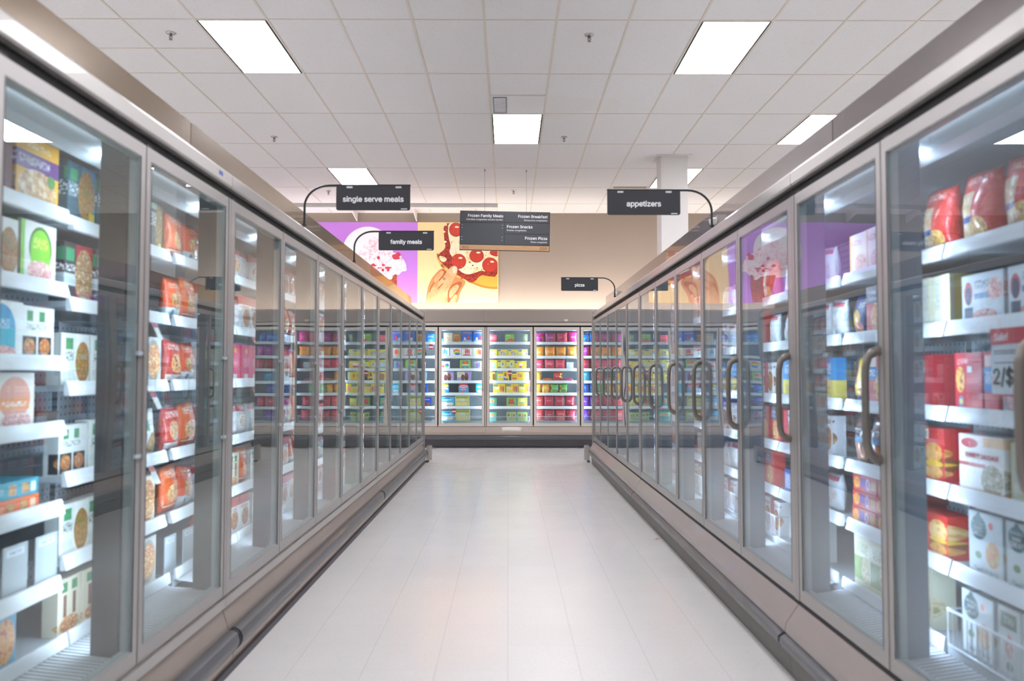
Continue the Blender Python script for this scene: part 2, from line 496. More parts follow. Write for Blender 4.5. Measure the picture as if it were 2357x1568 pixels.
def make_door(parent, x0, x1, z0, z1, handle, fm, hm, hz, gm=None):
    fw = .044 if fm == M['back_frame'] else .035; hw = .044
    b = MB()
    y0, y1 = -.012, .024
    b.box(x0, y0, z0, x0 + fw, y1, z1); b.box(x1 - fw, y0, z0, x1, y1, z1)
    b.box(x0 + fw, y0, z0, x1 - fw, y1, z0 + hw + .006); b.box(x0 + fw, y0, z1 - hw, x1 - fw, y1, z1)
    g = .0035   # dark inner gasket lip
    b.box(x0 + fw, y0 + .002, z0 + hw + .006, x0 + fw + g, y1, z1 - hw, 1); b.box(x1 - fw - g, y0 + .002, z0 + hw + .006, x1 - fw, y1, z1 - hw, 1)
    for xx in (x0 + fw - .002, x1 - fw - .001): b.box(xx, y0 - .0006, z0 + hw + .006, xx + .003, y0 + .003, z1 - hw, 2)
    b.box(x0 + fw + g, y0 + .004, z0 + hw + .006, x1 - fw - g, y1, z0 + hw + .006 + g, 1); b.box(x0 + fw + g, y0 + .004, z1 - hw - g, x1 - fw - g, y1, z1 - hw, 1)
    d = b.build('door', [fm, M['spacer'], M['frame_dark']], parent)
    MB().box(x0 + fw + g, -.008, z0 + hw + .006 + g, x1 - fw - g, -.003, z1 - hw - g).build('glass_pane', gm or M['glass'], d)
    if handle == 'bow':
        xh = x1 - .028; a = hz
        pts = [(xh, -.012, a - .175), (xh, -.03, a - .172), (xh, -.05, a - .155), (xh, -.058, a - .12), (xh, -.060, a - .06), (xh, -.060, a), (xh, -.060, a + .06), (xh, -.058, a + .12), (xh, -.05, a + .155), (xh, -.03, a + .172), (xh, -.012, a + .175)]
        h = MB(); h.tube(pts, [.017, .016, .0135, .0125, .012, .012, .012, .0125, .0135, .016, .017], 10)
        h.build('handle', hm, d, smooth=True)
    elif handle == 'slim':
        for zc, mt in ((hz + .165, 'clip_clear'), (hz - .165, 'clip_clear')):
            MB().box(x1 - .052, -.024, zc - .007, x1 - .002, -.0122, zc + .007).build('handle_bracket', M['clear'], d, bevel=.002)
        h = MB(); h.box(x1 - .020, -.030, hz - .18, x1 - .008, -.0242, hz + .18)
        h.build('handle', M['header'], d, bevel=.002)
    # hinges
    MB().box(x0 + .008, -.006, z1 + .0005, x0 + .05, .011, z1 + .012).build('hinge', M['frame_dark'], d)
    return d

def make_run(name, side, P, n, zs, dz, top, fascia, handle, seam, extra):
    """one freezer case of n doors; local x along its front, -y towards the shopper"""
    L = n * P + seam
    sy = SY[side]
    z0, z1 = dz
    o = empty(name)
    fm = M['back_frame'] if side == 'back' else M['frame']
    body = M['beige'] if side != 'right' else M['mauve']
    # cabinet shell
    b = MB()
    b.box(0, .02, z0 + .0, L, DEPTH, z0 + .02)                      # floor pan
    b.box(0, DEPTH - .04, z0 + .02, L, DEPTH, top)                   # rear
    b.box(0, .03, z1 + .02, L, DEPTH - .04, top)                     # roof
    b.box(0, .10, 0.0, L, DEPTH, z0)                                 # plinth
    b.build('cabinet', M['liner'], o)
    MB().box(.02, DEPTH - .075, z0 + .1, L - .02, DEPTH - .0405, z1 + .0).build('perforated_back', M['perf'], o)
    b = MB(); b.prism([(.12, z1 + .0195), (.12, z1 - .015), (.135, z1 - .04), (.17, z1 - .052), (.205, z1 - .045), (.215, z1 - .02), (.215, z1 + .0195)], .001, L - .001)
    b.build('air_canopy', M['canopy'], o, smooth=True)
    MB().box(.03, .088, z1 - .000, L - .03, .106, z1 + .018).build('added_top_glow', M['topglow'], o)  # added glowing strip to brighten the case interior
    # deck with air grille
    b = MB(); b.prism([(sy - .006, z0 + .021), (sy - .006, z0 + .075), (DEPTH - .076, z0 + .075), (DEPTH - .076, z0 + .021)], .02, L - .02)
    b.build('deck', M['liner'], o)
    b = MB()
    k = int((L - .1) / .024)
    for i in range(k):
        x = .05 + i * .024
        b.prism([(.045, z0 + .03), (.045, z0 + .036), (sy - .01, z0 + .055), (sy - .01, z0 + .049)], x, x + .011)
    b.box(.03, .03, z0 + .021, L - .03, sy - .007, z0 + .026, 1)
    b.build('air_grille', [M['rail'], M['frame_dark']], o)
    # lower front
    if side == 'left':
        b = MB(); b.prism([(-.016, z0 - .014), (-.016, z0 - .052), (.0, z0 - .055), (.02, z0 - .05), (.02, z0 - .002), (-.002, z0 - .002), (-.002, z0 - .014)], 0.002, L - .002); b.build('lower_rail', M['header'], o)
        b = MB(); b.prism([(.0, z0 - .056), (-.022, z0 - .12), (-.05, z0 - .235), (-.05, z0 - .262), (.02, z0 - .262), (.02, z0 - .056)], 0.004, L - .004); b.build('lower_panel', body, o)
        b = MB(); zb = z0 - .182
        b.prism([(-.036, zb + .042), (-.056, zb + .042), (-.076, zb + .03), (-.083, zb + .005), (-.083, zb - .01), (-.076, zb - .03), (-.056, zb - .042), (-.036, zb - .042)], .02, L - .02); b.build('bumper_rail', M['bumper'], o, smooth=True)
        for xa, xb in ((.004, .0195), (L - .0195, L - .004)):
            b = MB(); b.prism([(-.036, zb + .044), (-.057, zb + .044), (-.078, zb + .031), (-.086, zb + .005), (-.086, zb - .01), (-.078, zb - .031), (-.057, zb - .044), (-.036, zb - .044)], xa, xb); b.build('bumper_end', M['bumper_dark'], o, bevel=.003)
        b = MB(); b.box(0.001, -.038, .0, L - .001, .02, z0 - .263); b.build('kick_plate', M['kick_tan'], o)
        MB().box(0.001, -.006 - .046, 0.0, L - .001, -.039, .03).build('toe_strip', M['kick'], o)
    elif side == 'right':
        b = MB(); b.prism([(-.006, z0 - .002), (-.010, z0 - .02), (.02, z0 - .02), (.02, z0 - .002)], .001, L - .001); b.build('lower_rail', M['frame_dark'], o)
        b = MB(); b.prism([(-.008, z0 - .021), (-.062, z0 - .10), (-.066, z0 - .135), (.02, z0 - .135), (.02, z0 - .021)], .003, L - .003); b.build('lower_panel', body, o)
        b = MB(); zb = z0 - .175
        b.prism([(-.04, zb + .036), (-.074, zb + .036), (-.092, zb + .022), (-.094, zb), (-.082, zb - .018), (-.066, zb - .03), (-.04, zb - .04)], .01, L - .01); b.build('bumper_rail', M['bumper'], o, smooth=True)
        b = MB(); b.prism([(-.040, .0), (-.048, z0 - .215), (.02, z0 - .215), (.02, .0)], .001, L - .001); b.build('kick_plate', M['kick_r'], o)
    else:
        b = MB(); b.box(0, -.004, z0 - .03, L, .02, z0 - .002); b.build('lower_rail', M['frame_dark'], o)
        b = MB(); b.prism([(-.03, z0 - .006), (-.05, z0 - .09), (-.05, z0 - .14), (.02, z0 - .14), (.02, z0 - .031), (-.006, z0 - .031), (-.006, z0 - .006)], 0.001, L - .001); b.build('lower_panel', body, o)
        b = MB(); b.prism([(-.05, z0 - .148), (-.09, z0 - .15), (-.10, z0 - .18), (-.09, z0 - .215), (-.05, z0 - .22)], 0.0, L); b.build('bumper_rail', M['bumper'], o, smooth=True)
        b = MB(); b.prism([(.04, .015), (-.0, z0 - .225), (.098, z0 - .225), (.098, .015)], 0.001, L - .001); b.build('kick_plate', M['kick'], o)
    # header
    if side == 'back':
        b = MB(); b.box(0, -.02, z1 + .03, L, .029, z1 + .075); b.build('header_trim', M['back_frame'], o)
        b = MB(); b.prism([(-.02, z1 + .076), (-.05, z1 + .09), (-.05, fascia - .03), (-.02, fascia), (.05, fascia), (.05, z1 + .076)], .001, L - .001); b.build('fascia_panel', M['fascia_b'], o)
    else:
        b = MB(); b.prism([(-.012, z1 + .045), (-.018, z1 + .052), (-.018, z1 + .098), (-.004, z1 + .112), (.10, top + .002), (.10, z1 + .045)], .002, L - .002); b.build('header_trim', M['header'], o)
        b = MB(); b.prism([(.165, top + .001), (.165, fascia), (.18, fascia + .004), (.195, fascia), (.195, top + .001)], .003, L - .003)
        b.build('fascia_panel', M['fascia_l' if side == 'left' else 'fascia_r'], o)
    MB().box(.0, .012, z1 + .001, L, .029, z1 + (.0295 if side == 'back' else .0445)).build('shadow_gap_strip', M['black'], o)
    # mullions with led strips
    for i in range(n + 1):
        xc = i * P + (seam if i == n else 0)
        if i == 0: xa, xb = .001, .034
        elif i == n: xa, xb = xc - .034, xc - .001
        else: xa, xb = xc - .03, xc + .03
        m = MB().prism([(.026, z0 + .03), (.026, z1 + .019), (.112, z1 + .019), (.112, z0 + .03)], xa, xb).build('mullion', M['mullion_r' if side == 'right' else 'mullion'], o)
        b = MB()
        b.box(xa + (.001 if i == 0 else .018), .1125, z0 + .08, xb - (.001 if i == n else .018), .1155, z1 - .03)
        b.build('led_strip', M['led_back' if side == 'back' else 'led'], m)
        g = .012 if side == 'back' else .006
        if 0 < i < n: MB().box(xc - g, .0246, z0 + .03, xc + g, .0259, z1).build('gasket', M['black'], m)
        elif side == 'back': MB().box(*((seam * .5 + .001, .012, z0, seam * .5 + .011, .0256, z1) if i == 0 else (L - seam * .5 - .011, .012, z0, L - seam * .5 - .001, .0256, z1))).build('gasket', M['black'], m)
    for xx in (0, L):
        pass
    MB().box(0.001, -.014, z0 - .002, seam * .5 + .001, .0255, z1 + .0).build('end_trim', fm, o)
    MB().box(L - seam * .5 - .001, -.014, z0 - .002, L - .001, .0255, z1 + .0).build('end_trim', fm, o)
    # doors
    for i in range(n):
        x0 = seam * .5 + i * P
        e = .011 if side == 'back' else .004
        make_door(o, x0 + e, x0 + P - e, z0, z1, handle, fm, M['back_handle'] if side == 'back' else M['handle'], 1.148, M['glass_r'] if side == 'right' else None)  # panes of the right run carry a stronger diffuse haze
    # shelves
    for i in range(n):
        xa, xb = seam * .5 + i * P + .006, seam * .5 + (i + 1) * P - .006
        for z in zs[i]:
            s = MB().box(xa, sy + .022, z - .012, xb, DEPTH - .08, z + .006).build('shelf', M['shelf'], o)
            b = MB(); b.prism([(sy, z - .026), (sy, z - .022), (sy + .012, z + .022), (sy + .021, z + .022), (sy + .021, z - .026)], xa, xb)
            r = b.build('price_rail', M['rail'], s)
            b = MB(); rr = random.Random(int(z * 1000) + i)
            x = xa + .03
            while x < xb - .07:
                b.prism([(sy + .0007, z - .0195), (sy + .0105, z + .0165), (sy + .0112, z + .0165), (sy + .0012, z - .0195)], x, x + .045)
                x += rr.uniform(.09, .2)
            b.build('price_tag', M['card'], r)
        if extra.get('basket') == 'all' or i in extra.get('basket', ()):
            zb = z0 + .075; b = MB(); ztop = zb + extra.get('bh', .085)
            b.tube([(xa, sy - .008, ztop), (xb, sy - .008, ztop)], .005, 6); b.tube([(xa, sy - .008, zb + .01), (xb, sy - .008, zb + .01)], .004, 6)
            for k in range(int((xb - xa) / .026) + 1): b.tube([(xa + k * .026, sy - .008, zb + .004), (xa + k * .026, sy - .008, ztop)], .0018, 5)
            b.tube([(xa, sy - .008, ztop), (xa, sy + .2, ztop)], .004, 6); b.tube([(xb, sy - .008, ztop), (xb, sy + .2, ztop)], .004, 6)
            b.build('wire_basket', M['wire_white'], o)
        else:
            z = z0 + .078
            b = MB(); b.prism([(sy - .02, z - .02), (sy - .02, z - .016), (sy - .014, z + .024), (sy - .0065, z + .024), (sy - .0065, z - .02)], xa, xb)
            b.build('price_rail', M['rail'], o)
    return o, L

L7 = [.579, .821, 1.075, 1.284, 1.522, 1.763]; L6 = [.635, .905, 1.202, 1.481, 1.751]
R5 = [.636, .876, 1.123, 1.396, 1.645]; B6 = [.675, .905, 1.113, 1.321, 1.537, 1.775]
ZL = [L7 if i == 3 else L6 for i in range(5)]; ZR = [R5] * 5; ZB = [B6] * 5
DZ, DZB = (.315, 2.0), (.36, 2.04)
PL, SL = .784, .045
NAMES = []
protoL, LL = make_run('freezer_case', 'left', PL, 5, ZL, DZ, 2.125, 2.335, 'slim', SL, {})
protoR, LR = make_run('freezer_case', 'right', PL, 5, ZR, DZ, 2.125, 2.335, 'bow', SL, {'basket': (1, 2, 3), 'bh': .12})
protoB, LBK = make_run('freezer_case', 'back', .7965, 5, ZB, DZB, 2.10, 2.345, 'bow', .018, {'basket': 'all'})
XL, XR, YB = -1.206, 1.214, 13.62
# left run: local x away from the camera
runs = []
YL = [3.44 - LL, 3.44, 3.44 + LL]
for i, y in enumerate(YL):
    o = protoL if i == 0 else copy_tree(protoL)
    o.location = (XL, y + .001 * i, 0); o.rotation_euler = (0, 0, PI / 2)
    tag(o, ['nearest tan-topped freezer case, on the side of the meals signs', 'middle tan-topped freezer case carrying the two meals signs', 'far tan-topped freezer case ending at the cross aisle'][i], 'freezer', 'freezer cases along the aisle')
YR = [3.37, 3.37 + LR, 3.37 + 2 * LR]      # far ends (local origin)
for i, y in enumerate(YR):
    o = protoR if i == 0 else copy_tree(protoR)
    o.location = (XR, y + .001 * i, 0); o.rotation_euler = (0, 0, -PI / 2)
    tag(o, ['nearest pink-grey freezer case with bow handles, showing the sale tag', 'middle pink-grey freezer case under the appetizers sign', 'far pink-grey freezer case carrying the pizza sign'][i], 'freezer', 'freezer cases along the aisle')
for i, x in enumerate((-.377 - LBK, -.377, -.377 + LBK + .001)):
    o = protoB if i == 0 else copy_tree(protoB)
    o.location = (x, YB, 0)
    tag(o, ['freezer case across the aisle end, ending at its seam below the pizza poster', 'freezer case across the aisle end with yellow boxes and bagged fruit', 'freezer case across the aisle end, mostly hidden behind the pink-grey run'][i], 'freezer', 'freezer cases across the end of the aisle')
# finished ends of the two runs
for X, s, y, lb in ((XL, -1, YL[2] + LL + .003, 'steel-edged end panel of the tan-topped freezer run'), (XR, 1, YR[2] + .003, 'steel-edged end panel of the pink-grey freezer run')):
    o = empty('end_panel', (X, y, 0)); tag(o, lb, 'end panel')
    a, c = sorted((-s * .022, s * (DEPTH)))
    MB().box(a, .002, .0, c, .03, 2.13).build('panel', M['beige'], o)
    a, c = sorted((-s * .030, s * .012))
    MB().box(a, .0305, .0, c, .042, 2.15).build('edge_strip', M['steel'], o)
# steel corner guards
for X, s, lb in ((-1.10, 1, 'curved steel corner guard at the far end of the tan run'), (1.105, -1, 'curved steel corner guard at the far end of the pink-grey run')):
    o = empty('corner_guard', (X, 11.44, 0)); tag(o, lb, 'corner guard')
    b = MB(); n = 10
    for k in range(n):
        a0, a1 = PI * k / n, PI * (k + 1) / n
        p = []
        for a in (a0, a1): p += [(-s * .045 + s * math.sin(a) * .072 * 1, -math.cos(a) * .075), (-s * .045 + s * math.sin(a) * .066, -math.cos(a) * .069)]
        b.prism([p[0], p[2], p[3], p[1]], .03, .235, ax='z')
    b.build('guard_plate', M['steel'], o)
    b = MB(); b.box(-.02 - s * .04, -.06, 0, .01 - s * .04, .06, .03); b.tube([(-s * .03, -.055, 0), (-s * .03, -.055, .06)], .008, 8); b.tube([(-s * .03, .055, 0), (-s * .03, .055, .06)], .008, 8)
    b.build('foot', M['kick'], o)

# ------------------------------------------------------------------ aisle signs
def blade(X, Y, zb, ptop, xa, xb, words, s, label, wtext, rz=0):
    """s=+1: the plate reaches towards +x from a post at X"""
    o = empty('aisle_sign', (X, Y, zb), rz); tag(o, label, 'sign', 'small black signs on bent arms')
    r = .125; h = ptop - zb
    xa -= X; xb -= X
    pts = [(0, 0, 0), (0, 0, h - r * .98)]
    for i in range(1, 9):
        a = PI / 2 * i / 8; pts.append((s * r * (1 - math.cos(a)) * 1.15, 0, h - r + r * math.sin(a)))
    end = xb if s > 0 else xa
    pts.append((end, 0, h))
    MB().tube(pts, .0068, 8).build('arm', M['arm'], o, smooth=True)
    MB().tube([(0, 0, .0), (0, 0, .014)], .012, 10).build('foot', M['arm'], o)
    pr = rrect(xa, h - .150, xb, h - .004, .012)
    b = MB(); n = len(pr)
    b.v = [(x, -.010, z) for x, z in pr] + [(x, -.0065 - .0, z) for x, z in pr]
    b.f = [tuple(range(n)), tuple(range(2 * n - 1, n - 1, -1))] + [(i + n, (i + 1) % n + n, (i + 1) % n, i) for i in range(n)]
    b.mi = [0] * (n + 2); b.uv = [[(0, 0)] * len(f) for f in b.f]
    p = b.build('sign_plate', M['sign'], o)
    for f in (.18, .84):
        xc = xa + (xb - xa) * f
        MB().prism(rrect(xc - .018, h - .018, xc + .018, h - .007, .004), -.0115, -.0102, ax='y').build('clip', M['clear'], p)
    text(words, .05, p, 'lettering', M['letter'], ((xa + xb) / 2, -.0108, h - .083), width=wtext, bold=.0013)
    return o
blade(XL + .004, 4.717, 2.1168, 2.361, -1.014, -.577, 'single serve meals', 1, 'black aisle sign reading single serve meals, on a bent arm', .356)
blade(XL + .004, 6.253, 2.1168, 2.361, -1.011, -.579, 'family meals', 1, 'black aisle sign reading family meals, before the ice cream poster', .245)
blade(XR - .004, 4.736, 2.1168, 2.340, .588, 1.022, 'appetizers', -1, 'black aisle sign reading appetizers, before the white column', .202)
blade(XR - .004, 9.07, 2.1168, 2.335, .599, 1.018, 'pizza', -1, 'small black aisle sign reading pizza', .105, math.radians(2))
for o in [o for o in bpy.data.objects if o.name.startswith('sign_plate')]:
    me = o.data; xs = [v.co.x for v in me.vertices]; zs = [v.co.z for v in me.vertices]
    MB().box(max(xs) - .055, -.0112, min(zs) + .006, max(xs) - .018, -.0102, min(zs) + .011).build('maker_mark', M['card'], o)

# hanging directory sign
o = empty('hanging_sign', (-.047, 11.6, 3.318)); o.rotation_euler = (0, math.radians(1.1), 0)
tag(o, 'wide black hanging sign listing frozen foods, with wooden strip G21 and G20', 'sign')
HW, HH = .653, .288
MB().box(-HW, -.012, -HH, HW, .012, HH).build('sign_frame', M['arm'], o)
def fx(a): return -HW + 2 * HW * a
def fz(a): return HH - 2 * HH * a
def slab(x0, x1, t, bt, nm='sign_slat'): return MB().box(fx(x0), -.0175, fz(bt), fx(x1), -.0125, fz(t)).build(nm, M['sign2'], o, bevel=.001)
a1 = slab(.006, .494, .015, .285); a2 = slab(.006, .494, .295, .85, 'blank_panel')
a3 = slab(.500, .992, .015, .275); a4 = slab(.500, .992, .292, .56); a5 = slab(.500, .992, .575, .845)
wd = MB().box(fx(.004), -.0175, fz(.985), fx(.994), -.0125, fz(.862)).build('wooden_strip', M['wood'], o)
def ht(sx, x, z, par, wdt, al, bold=.0, mat=None):
    t = text(sx, .05, par, 'lettering', mat, (0, 0, 0), 'LEFT', bold=bold, width=wdt)
    t.location = (fx(x) - (wdt if al == 'R' else 0), -.0178, fz(z))
ht('Frozen Family Meals', .475, .12, a1, .39 * 1.306, 'R', .0012); ht('Comidas congeladas tamaño familiar', .475, .215, a1, .405 * 1.306, 'R')
ht('Frozen Breakfast', .968, .12, a3, .325 * 1.306, 'R', .0012); ht('Desayunos congelados', .968, .215, a3, .257 * 1.306, 'R')
ht('Frozen Snacks', .52, .385, a4, .283 * 1.306, 'L', .0012); ht('Snacks congelados', .52, .475, a4, .218 * 1.306, 'L')
ht('Frozen Pizza', .968, .67, a5, .244 * 1.306, 'R', .0012); ht('Pizza congelada', .968, .765, a5, .18 * 1.306, 'R')
ht('G21', .03, .925, wd, .07 * 1.306, 'L', .0, M['letter_black']); ht('G20', .965, .925, wd, .076 * 1.306, 'R', .0, M['letter_black'])
for xx in (.025, .472):
    for zz in (.355, .43, .66, .735):
        MB().lathe([(.0045, 0), (.0045, .0008)], 10).build('peg_hole', M['letter'], a2, loc=(fx(xx), -.0176, fz(zz))).rotation_euler = (PI / 2, 0, 0)
for xx in (-.345, .263):
    x = xx + .047
    MB().tube([(x, 0, HH - .002), (x - math.tan(math.radians(1.1)) * .62, 0, HH + .615)], .0022, 6).build('hanging_wire', M['wire'], o)
    MB().tube([(x - .0118, 0, HH + .585), (x - .0118, 0, HH + .618)], .009, 8).build('ceiling_hook', M['wire'], o)

# motion sensors on the pink-grey run, small items on the runs
for y, lb in ((4.86, 'white motion sensor at the foot of the appetizers sign arm'), (9.26, 'white motion sensor at the foot of the pizza sign arm')):
    o = empty('motion_sensor', (XR + .06, y - .08, 2.128)); tag(o, lb, 'sensor')
    MB().box(-.025, -.03, 0, .03, .03, .07).build('housing', M['mauve'], o, bevel=.004)
    MB().lathe([(.004, -.028), (.02, -.022), (.028, -.006), (.03, .012), (.012, .02)], 16, (-.04, 0, .035)).build('lens', M['column'], o, smooth=True)
o = empty('motion_sensor', (.98, YB - .051, 2.14)); tag(o, 'beige motion sensor on fascia of the back freezers', 'sensor')
MB().box(-.035, -.03, 0, .035, .0, .03).build('housing', M['back_frame'], o, bevel=.004)
MB().lathe([(.003, -.012), (.012, -.008), (.014, 0)], 14, (0, -.018, 0)).build('lens', M['column'], o, smooth=True)
# round blue sticker on the header, red and white sticker on the panel
o = MB().box(0, -.02, -.008, .001, .02, .008).build('sticker', M['blue'], loc=(XL + .0185, 3.3, 2.078)); tag(o, 'small blue sticker on the grey header of the tan run', 'sticker')
o = empty('sticker', (XL + .047, 4.55, .115)); tag(o, 'small torn red and white sticker above the black bumper rail', 'sticker')
o.rotation_euler = (0, -.19, 0)
MB().box(.001, -.02, .0, .002, .02, .022).build('white_part', M['letter'], o); MB().box(.001, -.018, .0222, .002, .018, .04).build('red_part', M['red'], o)

# ------------------------------------------------------------------ lamps by the back wall
o = empty('wall_wash_light', (0, 14.40, 2.101)); tag(o, 'long strip light lying on top of the back freezers, washing the wall', 'light')
MB().box(-6.5, -.05, .0, 6.5, .05, .045).build('housing', M['white'], o)
MB().box(-6.5, -.05, .0455, 6.5, -.045, .13).build('added_baffle', M['white'], o)  # added unseen lip, keeps the tube's light off the ceiling ahead
MB().box(-6.5, -.03, .0455, 6.5, .03, .075).build('tube', M['cove'], o)
o = empty('picture_light', (0, 14.0, CZ)); tag(o, 'long grey picture light bar at the ceiling above the posters', 'light')
MB().prism([(-.05, -.0), (-.05, -.07), (.06, -.07), (.06, -.055), (-.035, -.055), (-.035, -.0)], -6.0, -.18).build('light_bar', M['column'], o)
MB().box(-5.9, .0, -.05, -.25, .03, -.03).build('tube', M['cove2'], o)
for k in range(5):
    x = -5.0 + k * 1.1
    MB().prism([(.0, -.0), (.79, -.0), (.79, -.16), (.74, -.16), (.06, -.04), (.0, -.02)], x, x + .018).build('bracket', M['white'], o)

# ------------------------------------------------------------------ posters
def pm(name, a, b, c, scale, thr): return speckled(name, a, b, c, scale, thr)
PM = [plain('poster_yellow', 'f0cf98', .6), plain('poster_plate', 'e8a03c', .5), pm('poster_cheese', 'f4e4c4', 'ecc88a', 'd88a44', 9, (.5, .68)),
      pm('poster_sauce', 'a83018', '8a2412', '5f170c', 25, (.42, .6)), pm('poster_pepperoni', 'b83420', 'a82a1a', 'd8745a', 12, (.5, .68)),
      pm('poster_crust', 'dca860', 'c48840', '8c5020', 11, (.45, .62)), pm('poster_skin', 'dca87c', 'd39a6c', 'c4844f', 5, (.4, .65)),
      plain('poster_skin_shade', '99552c', .6), plain('poster_nail', 'ecc8ae', .5), plain('poster_skin_mid', 'c07c4a', .6),
      plain('poster_plate_rim', 'c87a28', .5)]
def P1(zx, zy): return (-1.67 + ((690 + zx * .24607) - 962) / 185 * 1.49, 2.56 + (697 - (400 + zy * .24607)) / 185 * 1.49)
def smooth_poly(pts, it=2):
    for _ in range(it):
        q = []
        for i in range(len(pts)):
            a, b = pts[i], pts[(i + 1) % len(pts)]
            q += [(a[0] * .75 + b[0] * .25, a[1] * .75 + b[1] * .25), (a[0] * .25 + b[0] * .75, a[1] * .25 + b[1] * .75)]
        pts = q
    return pts
def shape(b, pts, layer, m, smooth=2, xr=(1106, 1851), yr=(459, 1206)):
    pts = smooth_poly(pts, smooth) if smooth else pts
    pts = [(min(max(x, xr[0]), xr[1]), min(max(y, yr[0]), yr[1])) for x, y in pts]
    out = []
    for p in pts:
        if not out or (abs(p[0] - out[-1][0]) + abs(p[1] - out[-1][1])) > .01: out.append(p)
    y = -layer * .0004
    f = [(P1(*p)[0], y, P1(*p)[1]) for p in out]
    area = sum(f[i][0] * f[(i + 1) % len(f)][2] - f[(i + 1) % len(f)][0] * f[i][2] for i in range(len(f)))
    if area < 0: f = f[::-1]
    b.face(f, None, m)
def disc(cx, cy, rx, ry, n=28, wob=0, seed=1):
    r = random.Random(seed)
    return [(cx + rx * (1 + r.uniform(-wob, wob)) * math.cos(2 * PI * i / n), cy + ry * (1 + r.uniform(-wob, wob)) * math.sin(2 * PI * i / n)) for i in range(n)]
o = empty('pizza_poster', (0, RY1 - .03, 0)); tag(o, 'yellow wall poster of a hand lifting a pepperoni pizza slice', 'poster')
MB().box(-1.67, .0005, 2.56, -.18, .0299, 4.05).build('poster_board', PM[0], o)
b = MB()
shape(b, disc(1830, 860, 330, 222), 1, 10); shape(b, disc(1830, 850, 322, 212), 2, 1)
shape(b, [(1185, 1290), (1190, 1100), (1225, 1000), (1265, 945), (1330, 880), (1400, 900), (1440, 960), (1560, 1000), (1540, 1050), (1500, 1110), (1470, 1290)], 3, 9)
shape(b, [(1300, 960), (1340, 885), (1400, 915), (1350, 1010), (1310, 1040)], 4, 7)
shape(b, [(1390, 1060), (1500, 1000), (1530, 1030), (1480, 1110), (1440, 1290), (1390, 1290)], 4, 7)
shape(b, [(1400, 1090), (1470, 1030), (1500, 1060), (1440, 1140), (1400, 1180)], 4.5, 6); shape(b, [(1400, 1200), (1460, 1120), (1480, 1150), (1440, 1240), (1400, 1260)], 4.5, 6)
shape(b, [(1260, 980), (1330, 900), (1360, 925), (1300, 1000), (1260, 1030)], 4.5, 6)
shape(b, [(1275, 735), (1330, 770), (1400, 880), (1500, 960), (1620, 1030), (1660, 1050), (1560, 1010), (1450, 960), (1360, 910), (1300, 840)], 5, 5)
shape(b, [(1345, 430), (1350, 620), (1372, 700), (1285, 762), (1320, 830), (1400, 900), (1520, 975), (1625, 1035), (1690, 945), (1760, 962), (1870, 968), (1870, 430)], 6, 3)
shape(b, [(1392, 430), (1385, 560), (1418, 690), (1395, 730), (1440, 800), (1480, 900), (1560, 950), (1640, 930), (1700, 905), (1735, 918), (1870, 915), (1870, 430)], 7, 2, 3)
shape(b, [(1300, 775), (1335, 768), (1385, 800), (1350, 835), (1318, 815)], 7.2, 2)
for i, (cx, cy, r_) in enumerate(((1360, 640, 14), (1352, 545, 12), (1370, 480, 10), (1620, 860, 9), (1660, 880, 7), (1590, 830, 8), (1540, 690, 9), (1600, 650, 8), (1720, 640, 10), (1690, 700, 7))):
    shape(b, disc(cx, cy, r_, r_ * .7, 10, .25, i), 7.8, 2 if i < 3 else 3, 1)
for i, (cx, cy, rx, ry) in enumerate(((1487, 818, 66, 66), (1462, 520, 60, 62), (1780, 852, 68, 66), (1655, 765, 62, 60), (1842, 735, 60, 32), (1640, 560, 60, 55))):
    shape(b, disc(cx, cy, rx, ry, 30), 8 + i * .1, 4, 0)
    shape(b, disc(cx, cy + 4, rx * 1.08, ry * 1.08, 30), 7.5 + i * .05, 3, 0)
shape(b, [(1185, 1290), (1195, 1150), (1240, 1070), (1300, 1020), (1350, 960), (1400, 890), (1425, 865), (1460, 862), (1482, 890), (1470, 945), (1430, 1010), (1395, 1080), (1385, 1150), (1395, 1290)], 9, 6)
for pp in ([(1290, 1075), (1345, 1020), (1350, 1028), (1298, 1086)], [(1335, 965), (1372, 985), (1369, 992), (1332, 973)], [(1340, 980), (1366, 996), (1363, 1002), (1337, 988)], [(1392, 1080), (1402, 1120), (1398, 1180), (1390, 1240), (1384, 1240), (1386, 1150)], [(1215, 1110), (1225, 1060), (1262, 1010), (1268, 1016), (1236, 1066), (1224, 1116)]):
    shape(b, pp, 9.6, 7, 1)
for cx, cy in ((1505, 790), (1470, 500), (1800, 825), (1670, 740), (1655, 535)):
    shape(b, disc(cx, cy, 20, 9, 12, .2, cx), 8.9, 2, 1)
shape(b, [(1425, 885), (1440, 868), (1465, 870), (1475, 895), (1462, 930), (1440, 938)], 10, 8)
b.build('pizza_picture', PM, o)
PI2 = [plain('poster_purple', 'b676d2', .6), plain('poster_white_disc', 'f7f1f6', .6), pm('poster_scoop', 'fbeef2', 'f4c0cf', 'd0607c', 14, (.45, .7)), pm('poster_cone', 'b5502c', '8f3a20', '6d2814', 30, (.4, .6)), plain('poster_cherry', 'b5283f', .5)]
o = empty('ice_cream_poster', (0, RY1 - .03, 0)); tag(o, 'purple wall poster of a pink ice cream cone', 'poster')
MB().box(-4.64, .0005, 2.56, -1.671, .0299, 4.05).build('poster_board', PI2[0], o)
b = MB(); xr = (-380, 1104)
shape(b, disc(640, 735, 235, 238, 40), 1, 1, 1, xr)
shape(b, [(665, 930), (915, 900), (915, 1060), (880, 1290), (730, 1290)], 2, 3, 0, xr)
rr = random.Random(4)
